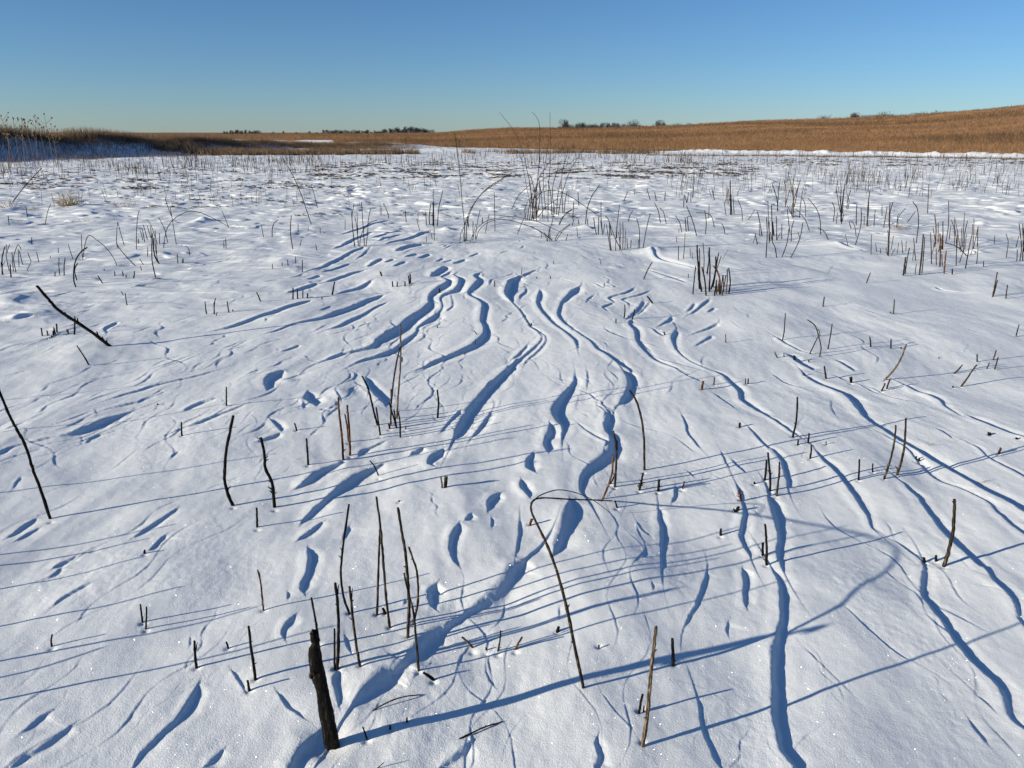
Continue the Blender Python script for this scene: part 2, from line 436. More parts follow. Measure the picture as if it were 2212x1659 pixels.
def carve_ground(G, hs, extend=True):
    arc = np.concatenate([[0], np.cumsum(np.hypot(*np.diff(G, axis=0).T))])
    tot = arc[-1]
    Lt = min(max(3.2 * hs.max(), 0.08 * tot), 0.36 * tot)
    e = np.clip(np.minimum(arc, tot - arc) / Lt, 0.0, 1)
    if tot / hs.max() < 24: extend = False          # short deep hollows end of themselves
    end = 0.22 if extend else 0.003
    hs = hs * (end + (1 - end) * np.sin(0.5 * math.pi * e))
    if extend:
        n = 9
        Le = min(0.55 * tot, 0.45)
        for side_ in (0, 1):
            p = G[-1] if side_ else G[0]
            q = G[-3] if side_ else G[2]
            d = (p - q) / (np.linalg.norm(p - q) + 1e-9)
            pts = []
            for k in range(1, n + 1):
                f = flow(p)
                if f @ d < 0: f = -f
                d = d * 0.85 + f * 0.15; d /= np.linalg.norm(d)
                p = p + d * Le / n
                pts.append(p.copy())
            h0 = hs[-1] if side_ else hs[0]
            he = np.minimum(h0, 0.006) * np.linspace(1, 0.02, n)
            if side_: G = np.vstack([G, pts]); hs = np.concatenate([hs, he])
            else: G = np.vstack([pts[::-1], G]); hs = np.concatenate([he[::-1], hs])
    g0 = G[:-1]; g1 = G[1:]
    seg = g1 - g0
    nrm = np.stack([seg[:, 1], -seg[:, 0]], 1)
    side = 1.0 if np.sum(nrm @ np.array([SUNX, SUNY])) > 0 else -1.0
    hm = hs.max()
    reach = 26 * hm + 0.03
    gr = np.hypot(G[:, 0], G[:, 1]); ga = np.arctan2(G[:, 0], G[:, 1])
    def rng(r0, r1, a0, a1):
        i0 = np.searchsorted(RS, max(r0, .5)); i1 = np.searchsorted(RS, r1)
        j0 = np.searchsorted(AZ, a0); j1 = np.searchsorted(AZ, a1)
        return i0, i1, j0, j1
    I0, I1, J0, J1 = rng(gr.min() - reach, gr.max() + reach, ga.min() - reach / gr.min(), ga.max() + reach / gr.min())
    if I1 <= I0 or J1 <= J0: return
    best = np.full((I1 - I0, J1 - J0), 1e9)
    sd = np.zeros_like(best); hh = np.zeros_like(best); hf = np.zeros_like(best)
    ar_ = np.concatenate([[0], np.cumsum(np.hypot(*np.diff(G, axis=0).T))])
    wt_ = np.exp(-((ar_[:, None] - ar_[None, :]) / 0.16) ** 2)
    hfar = (wt_ @ hs) / wt_.sum(1)
    for k in range(len(seg)):
        l2 = seg[k] @ seg[k]
        if l2 < 1e-12: continue
        rr = reach
        r0 = min(gr[k], gr[k + 1]); r1 = max(gr[k], gr[k + 1]); a0 = min(ga[k], ga[k + 1]); a1 = max(ga[k], ga[k + 1])
        i0, i1, j0, j1 = rng(r0 - rr, r1 + rr, a0 - rr / r0, a1 + rr / r0)
        if i1 <= i0 or j1 <= j0: continue
        X = GX[i0:i1, j0:j1]; Y = GY[i0:i1, j0:j1]
        ex = X - g0[k, 0]; ey = Y - g0[k, 1]
        t = np.clip((ex * seg[k, 0] + ey * seg[k, 1]) / l2, 0, 1)
        dx = ex - t * seg[k, 0]; dy = ey - t * seg[k, 1]
        d = np.hypot(dx, dy)
        s = side * np.sign(ex * seg[k, 1] - ey * seg[k, 0])
        sl = (slice(i0 - I0, i1 - I0), slice(j0 - J0, j1 - J0))
        b = best[sl]
        m = d < b
        b[m] = d[m]
        sd[sl][m] = (s * d)[m]
        hh[sl][m] = (hs[k] * (1 - t) + hs[k + 1] * t)[m]
        hf[sl][m] = (hfar[k] * (1 - t) + hfar[k + 1] * t)[m]
    ok = best < 1e8
    Xs = GX[I0:I1, J0:J1]; Ys = GY[I0:I1, J0:J1]
    h = np.maximum(hh, 1e-5)
    hj = np.minimum(h, 0.0075)
    d = sd + hj * (0.5 * gnoise(Xs / 0.05, Ys / 0.07, 7) + 0.28 * gnoise(Xs / 0.016, Ys / 0.02, 13))
    d = d - 0.3 * h
    Ls = np.minimum(8.5 * h, 0.15 * tot + 1.2 * h)
    Lf = np.minimum(6.0 * np.maximum(hf, 1e-5), 0.13 * tot + 1.0 * hf) + 1e-5
    hf = np.minimum(hf, h + 0.004)
    up = 0.20 * h * np.exp(-np.abs(d) / (3.5 * h)) + 0.18 * hf * np.exp(-np.abs(d) / Lf)
    dn = -0.42 * h * np.exp(-np.abs(d) / (5.5 * h)) - 0.23 * hf * np.exp(-np.abs(d) / Lf)
    soft = 1 + 0.5 * (1 - sstep(2.0, 3.8, np.hypot(Xs, Ys))) * (1 - sstep(0.008, 0.018, h))
    S = sstep(-1, 1, d / (soft * np.minimum(0.55 * h + 0.0006 + 16 * h * h, 1.1 * h + .001)))
    f = np.where(ok, up * (1 - S) + dn * S, 0) * (1 - sstep(0.55 * reach, 0.97 * reach, np.abs(sd)))
    if hm > 0.010 and min(f.shape) > 60:             # wind rounds off the creases where two slopes of one hollow meet
        g_ = f
        for _p in range(2):
            for ax_ in (0, 1):
                w_ = 13
                c_ = np.cumsum(np.pad(g_, [(w_ + 1, w_) if a_ == ax_ else (0, 0) for a_ in (0, 1)], mode='edge'), axis=ax_)
                n_ = g_.shape[ax_]
                g_ = (np.take(c_, np.arange(2 * w_ + 1, 2 * w_ + 1 + n_), axis=ax_) - np.take(c_, np.arange(0, n_), axis=ax_)) / (2 * w_ + 1)
        mixw = sstep(1.6, 4.0, np.abs(d) / (hf + 0.004)) 
        f = f * (1 - mixw) + g_ * mixw
    Z[I0:I1, J0:J1] += f

for tile_, block in SCARPS.items():
    for line in block.strip().split('\n'):
        carve(tile_, line)

# many more small lips and ripples of the same wind, too fine to follow one by one
rs_ = random.Random(77)
for n_ in range(440):
    r_ = math.exp(rs_.uniform(math.log(1.7), math.log(4.5))) if n_ < 70 else math.exp(rs_.uniform(math.log(4.2), math.log(12.0)))
    a_ = rs_.uniform(R(-44), R(44)) if n_ < 70 or n_ % 3 == 0 else rs_.uniform(R(-40), R(8))
    p_ = np.array([r_ * math.sin(a_), r_ * math.cos(a_)])
    L_ = rs_.uniform(0.25, 1.1) * (0.5 + 0.12 * r_)
    sgn_ = rs_.choice((-1, 1)); bend_ = rs_.gauss(0, .35); pts_ = [p_]
    for k_ in range(14):
        d_ = flow(pts_[-1]) * 1.0
        an_ = bend_ + 0.35 * math.sin(k_ * 0.8 + r_ * 9)
        d_ = np.array([d_[0] * math.cos(an_) - d_[1] * math.sin(an_), d_[0] * math.sin(an_) + d_[1] * math.cos(an_)])
        pts_.append(pts_[-1] + d_ * L_ / 14)
    h_ = rs_.choice((0.0018, 0.0025, 0.0035, 0.005)) * ((0.6 + 0.09 * r_) if n_ < 70 else (0.45 + 0.20 * r_))
    hs_ = np.array([h_ * (0.55 + 0.45 * math.sin(k_ * 1.3 + a_ * 40)) for k_ in range(15)])
    carve_ground(np.array(pts_), hs_, extend=False)

def dimple(x, y, rad, depth):
    r = math.hypot(x, y); a = math.atan2(x, y)
    i0 = np.searchsorted(RS, r - 3 * rad); i1 = np.searchsorted(RS, r + 3 * rad)
    j0 = np.searchsorted(AZ, a - 3 * rad / r); j1 = np.searchsorted(AZ, a + 3 * rad / r)
    if i1 > i0 and j1 > j0:
        d2 = (GX[i0:i1, j0:j1] - x) ** 2 + (GY[i0:i1, j0:j1] - y) ** 2
        Z[i0:i1, j0:j1] -= depth * np.exp(-d2 / rad ** 2)

def ground_z(x, y):
    r = math.hypot(x, y); a = math.atan2(x, y)
    i = int(np.clip(np.searchsorted(RS, r) - 1, 0, NR - 2)); j = int(np.clip(np.searchsorted(AZ, a) - 1, 0, NA - 2))
    t = (r - RS[i]) / (RS[i + 1] - RS[i]); s = (a - AZ[j]) / (AZ[j + 1] - AZ[j])
    t = min(max(t, 0), 1); s = min(max(s, 0), 1)
    return float((Z[i, j] * (1 - s) + Z[i, j + 1] * s) * (1 - t) + (Z[i + 1, j] * (1 - s) + Z[i + 1, j + 1] * s) * t)

def ground_hit(px, py):
    """where the line of sight through a pixel meets the snow"""
    z = 0.0
    for _ in range(4):
        x, y = ground_pt(px, py, z)
        z = 0.5 * z + 0.5 * ground_z(x, y) if math.hypot(x, y) > 8 else ground_z(x, y)
    x, y = ground_pt(px, py, z)
    return x, y, ground_z(x, y)

# ---------------------------------------------------------------- materials
def new_mat(name):
    m = bpy.data.materials.new(name)
    m.use_nodes = True
    nt = m.node_tree
    b = nt.nodes['Principled BSDF']
    return m, nt, b

def N(nt, kind, **kw):
    n = nt.nodes.new(kind)
    for k, v in kw.items():
        if k in n.inputs: n.inputs[k].default_value = v
        else: setattr(n, k, v)
    return n

def snow_material():
    m, nt, b = new_mat('snow')
    L = nt.links.new
    tc = N(nt, 'ShaderNodeTexCoord')
    b.inputs['Roughness'].default_value = 0.62
    b.inputs['Specular IOR Level'].default_value = 0.25
    # albedo: clean snow with a faint mottling of older, greyer crust
    n0 = N(nt, 'ShaderNodeTexNoise', Scale=2.2, Detail=5.0)
    L(tc.outputs['Object'], n0.inputs['Vector'])
    cr = N(nt, 'ShaderNodeValToRGB')
    cr.color_ramp.elements[0].position = 0.3; cr.color_ramp.elements[0].color = (0.82, 0.84, 0.845, 1)
    cr.color_ramp.elements[1].position = 0.7; cr.color_ramp.elements[1].color = (0.88, 0.90, 0.90, 1)
    L(n0.outputs['Fac'], cr.inputs['Fac'])
    # grain: crystals of a few millimetres, clustered
    n1 = N(nt, 'ShaderNodeTexNoise', Scale=210.0, Detail=3.0, Roughness=0.7)
    n2 = N(nt, 'ShaderNodeTexNoise', Scale=48.0, Detail=3.0, Roughness=0.6)
    L(tc.outputs['Object'], n1.inputs['Vector']); L(tc.outputs['Object'], n2.inputs['Vector'])
    b1 = N(nt, 'ShaderNodeBump', Strength=0.62, Distance=0.0022)
    b2 = N(nt, 'ShaderNodeBump', Strength=0.20, Distance=0.0035)
    L(n2.outputs['Fac'], b2.inputs['Height'])
    L(n1.outputs['Fac'], b1.inputs['Height'])
    L(b2.outputs['Normal'], b1.inputs['Normal'])
    L(b1.outputs['Normal'], b.inputs['Normal'])
    L(cr.outputs['Color'], b.inputs['Base Color'])
    # loose crystals: flat facets turned every way, each a small mirror for the sun
    vo = N(nt, 'ShaderNodeTexVoronoi', Scale=400.0)
    L(tc.outputs['Object'], vo.inputs['Vector'])
    sep = N(nt, 'ShaderNodeSeparateColor')
    L(vo.outputs['Color'], sep.inputs['Color'])
    sub = N(nt, 'ShaderNodeVectorMath', operation='SUBTRACT')
    sub.inputs[1].default_value = (0.5, 0.5, 0.5)
    L(vo.outputs['Color'], sub.inputs[0])
    scl = N(nt, 'ShaderNodeVectorMath', operation='MULTIPLY')
    scl.inputs[1].default_value = (2.2, 2.2, 1.2)
    L(sub.outputs[0], scl.inputs[0])
    add = N(nt, 'ShaderNodeVectorMath', operation='ADD')
    add.inputs[1].default_value = (0, 0, 0.65)
    L(scl.outputs[0], add.inputs[0])
    nrm = N(nt, 'ShaderNodeVectorMath', operation='NORMALIZE')
    L(add.outputs[0], nrm.inputs[0])
    gl = N(nt, 'ShaderNodeBsdfGlossy', Roughness=0.26)
    gl.inputs['Color'].default_value = (0.95, 0.95, 0.95, 1)
    L(nrm.outputs[0], gl.inputs['Normal'])
    vd = N(nt, 'ShaderNodeMath', operation='LESS_THAN')
    vd.inputs[1].default_value = 0.28
    L(vo.outputs['Distance'], vd.inputs[0])
    pick = N(nt, 'ShaderNodeTexWhiteNoise')
    L(vo.outputs['Position'], pick.inputs['Vector'])
    pk = N(nt, 'ShaderNodeMath', operation='GREATER_THAN')
    pk.inputs[1].default_value = 0.72
    L(pick.outputs['Value'], pk.inputs[0])
    mul = N(nt, 'ShaderNodeMath', operation='MULTIPLY')
    L(vd.outputs[0], mul.inputs[0]); L(pk.outputs[0], mul.inputs[1])
    mu2 = N(nt, 'ShaderNodeMath', operation='MULTIPLY')
    mu2.inputs[1].default_value = 0.20
    L(mul.outputs[0], mu2.inputs[0])
    mix = N(nt, 'ShaderNodeMixShader')
    L(mu2.outputs[0], mix.inputs[0]); L(b.outputs[0], mix.inputs[1]); L(gl.outputs[0], mix.inputs[2])
    L(mix.outputs[0], nt.nodes['Material Output'].inputs['Surface'])
    return m

def stem_material(name, dark, light, amount, orange=None):
    """charred bark: black with streaks where the bark split off and pale wood shows"""
    m, nt, b = new_mat(name)
    L = nt.links.new
    tc = N(nt, 'ShaderNodeTexCoord')
    mp = N(nt, 'ShaderNodeMapping'); mp.inputs['Scale'].default_value = (260, 260, 22)
    oi = N(nt, 'ShaderNodeObjectInfo')
    L(tc.outputs['Object'], mp.inputs['Vector'])
    off = N(nt, 'ShaderNodeVectorMath', operation='ADD')
    L(mp.outputs[0], off.inputs[0])
    cmb = N(nt, 'ShaderNodeMath', operation='MULTIPLY'); cmb.inputs[1].default_value = 57.0
    L(oi.outputs['Random'], cmb.inputs[0]); L(cmb.outputs[0], off.inputs[1])
    n = N(nt, 'ShaderNodeTexNoise', Scale=1.0, Detail=4.0, Roughness=0.65)
    L(off.outputs[0], n.inputs['Vector'])
    cr = N(nt, 'ShaderNodeValToRGB')
    cr.color_ramp.elements[0].position = 0.62 - amount; cr.color_ramp.elements[0].color = (*dark, 1)
    cr.color_ramp.elements[1].position = 0.74 - amount * 0.6; cr.color_ramp.elements[1].color = (*light, 1)
    if orange:
        e = cr.color_ramp.elements.new(0.66 - amount * 0.8); e.color = (*orange, 1)
    L(n.outputs['Fac'], cr.inputs['Fac'])
    L(cr.outputs['Color'], b.inputs['Base Color'])
    b.inputs['Roughness'].default_value = 0.85
    b.inputs['Specular IOR Level'].default_value = 0.10
    bp = N(nt, 'ShaderNodeBump', Strength=0.7, Distance=0.0015)
    L(n.outputs['Fac'], bp.inputs['Height'])
    L(bp.outputs['Normal'], b.inputs['Normal'])
    return m

def plain_noise_mat(name, c0, c1, scale=6.0, rough=0.85, stretch=(1, 1, 1), obj_random=0.0, translucent=0.0):
    m, nt, b = new_mat(name)
    L = nt.links.new
    tc = N(nt, 'ShaderNodeTexCoord')
    mp = N(nt, 'ShaderNodeMapping'); mp.inputs['Scale'].default_value = stretch
    L(tc.outputs['Object'], mp.inputs['Vector'])
    n = N(nt, 'ShaderNodeTexNoise', Scale=scale, Detail=5.0, Roughness=0.6)
    L(mp.outputs[0], n.inputs['Vector'])
    cr = N(nt, 'ShaderNodeValToRGB')
    cr.color_ramp.elements[0].position = 0.32; cr.color_ramp.elements[0].color = (*c0, 1)
    cr.color_ramp.elements[1].position = 0.68; cr.color_ramp.elements[1].color = (*c1, 1)
    L(n.outputs['Fac'], cr.inputs['Fac'])
    L(cr.outputs['Color'], b.inputs['Base Color'])
    b.inputs['Roughness'].default_value = rough
    b.inputs['Specular IOR Level'].default_value = 0.1
    return m

M_SNOW = snow_material()
M_CHAR = stem_material('charred_stem', (0.006, 0.0055, 0.005), (0.075, 0.056, 0.042), 0.03)
M_BROWN = stem_material('half_burnt_stem', (0.014, 0.011, 0.009), (0.17, 0.125, 0.085), 0.10)
M_TAN = stem_material('pale_stem', (0.03, 0.02, 0.014), (0.27, 0.19, 0.115), 0.17)
M_ORANGE = stem_material('reddish_stem', (0.018, 0.012, 0.009), (0.26, 0.13, 0.06), 0.15, (0.12, 0.05, 0.022))
M_STAKE = stem_material('charred_wood', (0.004, 0.0036, 0.0032), (0.085, 0.062, 0.046), 0.05)
M_STRAW = plain_noise_mat('dry_straw', (0.22, 0.16, 0.085), (0.42, 0.33, 0.20), 60)
M_GRASS = plain_noise_mat('hill_grass', (0.25, 0.137, 0.066), (0.36, 0.212, 0.112), 0.09, stretch=(1, 1.8, 1))
M_HILL = plain_noise_mat('hill_soil', (0.22, 0.118, 0.055), (0.33, 0.19, 0.098), 0.09, stretch=(1, 1.8, 1))
M_WEED = plain_noise_mat('dark_weed_grass', (0.13, 0.088, 0.057), (0.34, 0.225, 0.132), 0.8)
M_STUB = plain_noise_mat('stubble_stem', (0.035, 0.025, 0.019), (0.125, 0.088, 0.062), 1.5)
M_LITTER = plain_noise_mat('plant_litter', (0.035, 0.025, 0.016), (0.17, 0.118, 0.07), 4)
M_TREE = plain_noise_mat('bare_tree_twigs', (0.06, 0.06, 0.07), (0.115, 0.11, 0.115), 0.5)
M_PATCH = plain_noise_mat('hill_weed', (0.10, 0.066, 0.042), (0.20, 0.125, 0.07), 0.8)
M_TRUNK = plain_noise_mat('tree_bark', (0.05, 0.043, 0.038), (0.10, 0.085, 0.07), 2)

# ---------------------------------------------------------------- object helpers
def tag(o, label=None, cat=None, group=None, kind=None):
    if label: o['label'] = label
    if cat: o['category'] = cat
    if group: o['group'] = group
    if kind: o['kind'] = kind
    return o

def mesh_obj(name, verts, faces, mat, parent=None, loc=None, smooth=True):
    me = bpy.data.meshes.new(name)
    me.from_pydata([tuple(v) for v in verts], [], faces)
    me.materials.append(mat)
    if smooth: me.shade_smooth()
    o = bpy.data.objects.new(name, me)
    COL.objects.link(o)
    if loc: o.location = loc
    if parent: o.parent = parent
    return o

def empty(name, loc):
    o = bpy.data.objects.new(name, None)
    o.empty_display_size = 0.05
    COL.objects.link(o)
    o.location = loc
    return o

class MB:
    def __init__(s): s.v = []; s.f = []
    def add(s, v, f):
        k = len(s.v); s.v += [tuple(p) for p in v]; s.f += [tuple(i + k for i in q) for q in f]

def tube(mb, pts, rad, sides=7, seed=0, rough=0.08, cut=0.3, knots=(), tip=None):
    """tube along pts (Vectors), rad one value per point; slanted cut at the top end"""
    rnd = random.Random(seed)
    n = len(pts)
    base = len(mb.v)
    up = Vector((0, 1, 0.2)).normalized()
    ph = [rnd.uniform(-1, 1) for _ in range(sides)]
    for i, p in enumerate(pts):
        d = (pts[min(i + 1, n - 1)] - pts[max(i - 1, 0)]).normalized()
        a = d.cross(up)
        if a.length < 1e-4: a = d.cross(Vector((1, 0, 0)))
        a.normalize(); b = d.cross(a)
        for k in range(sides):
            th = 2 * math.pi * k / sides
            r = rad[i] * (1 + rough * (0.6 * ph[k] + rnd.uniform(-1, 1)))
            q = p + (a * math.cos(th) + b * math.sin(th)) * r
            if i == n - 1 and cut: q += d * r * cut * (math.cos(th + ph[0] * 3) + 0.6 * rnd.uniform(-1, 1))
            mb.v.append(tuple(q))
    for i in range(n - 1):
        for k in range(sides):
            k2 = (k + 1) % sides
            mb.f.append((base + i * sides + k, base + i * sides + k2, base + (i + 1) * sides + k2, base + (i + 1) * sides + k))
    mb.f.append(tuple(base + (n - 1) * sides + k for k in range(sides)))
    mb.f.append(tuple(base + k for k in reversed(range(sides))))

MATS = {'k': M_CHAR, 'b': M_BROWN, 't': M_TAN, 'o': M_ORANGE}

def parse(spec):
    pts = []; w = 10; fl = ''
    for tok in spec.split():
        if ',' in tok:
            a = tok.split(','); pts.append((float(a[0]), float(a[1])))
        elif tok[0] == 'w': w = float(tok[1:])
        else: fl += tok
    return pts, w, fl

RND = random.Random(7)

def stem_geo(tile, spec, seed, depths=None, sink=0.03):
    """points of one stem in the world, radius list, flags"""
    pts, w, fl = parse(spec)
    full = [to_full(tile, x, y) for x, y in pts]
    w *= TILES[tile][0]
    bx, by, bz = ground_hit(*full[0])
    if 'g' in fl:
        ex, ey, ez = ground_hit(*full[-1])
    n = len(full)
    ln = [0.0]
    for i in range(1, n): ln.append(ln[-1] + math.hypot(full[i][0] - full[i - 1][0], full[i][1] - full[i - 1][1]))
    rnd = random.Random(seed)
    lean = rnd.uniform(-0.10, 0.10) if 'g' not in fl else 0.0
    P = [Vector((bx, by, bz))]
    for i in range(1, n):
        fr = ln[i] / ln[-1]
        if depths: Y = depths[i]
        elif 'g' in fl: Y = by + (ey - by) * fr
        else:
            zz = at_depth(full[i][0], full[i][1], by)[2] - bz
            Y = by + lean * max(zz, 0)
        P.append(Vector(at_depth(full[i][0], full[i][1], Y)))
    rad0 = max(0.5 * w / FPX * (by * CP + CAM_H * SP), 0.0012)
    if by > 8.5: rad0 = max(rad0 * 0.72, 0.0012)
    sm = catmull([tuple(p) for p in P], 6 if n > 2 else 8)
    Q = [Vector(p) for p in sm]
    # natural kinks
    for i in range(1, len(Q)):
        Q[i] = Q[i] + Vector((rnd.uniform(-1, 1), rnd.uniform(-1, 1), 0)) * rad0 * 0.16
    d0 = (Q[1] - Q[0]).normalized()
    down = Vector((d0.x * 0.5, d0.y * 0.5, -1.0)) if d0.z < 0.3 else -d0
    Q.insert(0, Q[0] + down * sink)
    m = len(Q)
    rad = []
    for i in range(m):
        fr = i / (m - 1)
        r = rad0 * (1.13 - 0.25 * fr)
        if 'a' in fl: r = rad0 * (1.15 - 0.75 * fr)
        if rnd.random() < 0.16 and 1 < i < m - 1: r *= 1.16
        rad.append(r)
    return Q, rad, fl, (bx, by, bz), rad0

EXTRA_BASES = []
def add_buds(mb, Q, rad, rnd, count):
    for _ in range(count):
        i = rnd.randrange(2, len(Q) - 1)
        d = (Q[i + 1] - Q[i]).normalized()
        s = d.cross(Vector((0, 1, 0))).normalized() * rnd.choice((-1, 1)) + Vector((0, rnd.uniform(-.5, .5), 0))
        p0 = Q[i]; L = rad[i] * rnd.uniform(2.2, 4)
        tube(mb, [p0, p0 + (s + d * 0.9).normalized() * L], [rad[i] * .6, rad[i] * .25], 5, rnd.randrange(999), .1)

def make_stem(name, tile, spec, seed, parent=None, ploc=None, depths=None):
    Q, rad, fl, base, rad0 = stem_geo(tile, spec, seed, depths)
    org = Vector(ploc if ploc else base)
    mb = MB()
    QL = [q - org for q in Q]
    tube(mb, QL, rad, 8 if base[1] < 4 else 6, seed, 0.07 if base[1] < 4 else .05)
    rnd = random.Random(seed + 5)
    H = max(q.z for q in Q) - base[2]
    if base[1] < 4.5 and H > 0.12: add_buds(mb, QL, rad, rnd, rnd.choice((0, 1, 1, 2)))
    if 'n' in fl: add_buds(mb, QL, rad, rnd, 7)
    if 's' in fl:                     # a strip of bark standing off near the tip
        q = QL[-1]; d = (QL[-1] - QL[-3]).normalized()
        tube(mb, [q - d * rad0 * 9 + Vector((rad0, 0, 0)), q - d * rad0 * 4 + Vector((rad0 * 1.5, 0, 0)), q - d * rad0 + Vector((rad0 * 2.4, 0, 0))], [rad0 * .5, rad0 * .4, rad0 * .15], 4, seed, .2)
    c = [ch for ch in fl if ch in MATS]
    mat = MATS[c[0]] if c else (M_CHAR if rnd.random() < 0.68 else M_BROWN)
    o = mesh_obj(name, mb.v, mb.f, mat, parent, None if parent else base)
    return o, base, Q, rad0

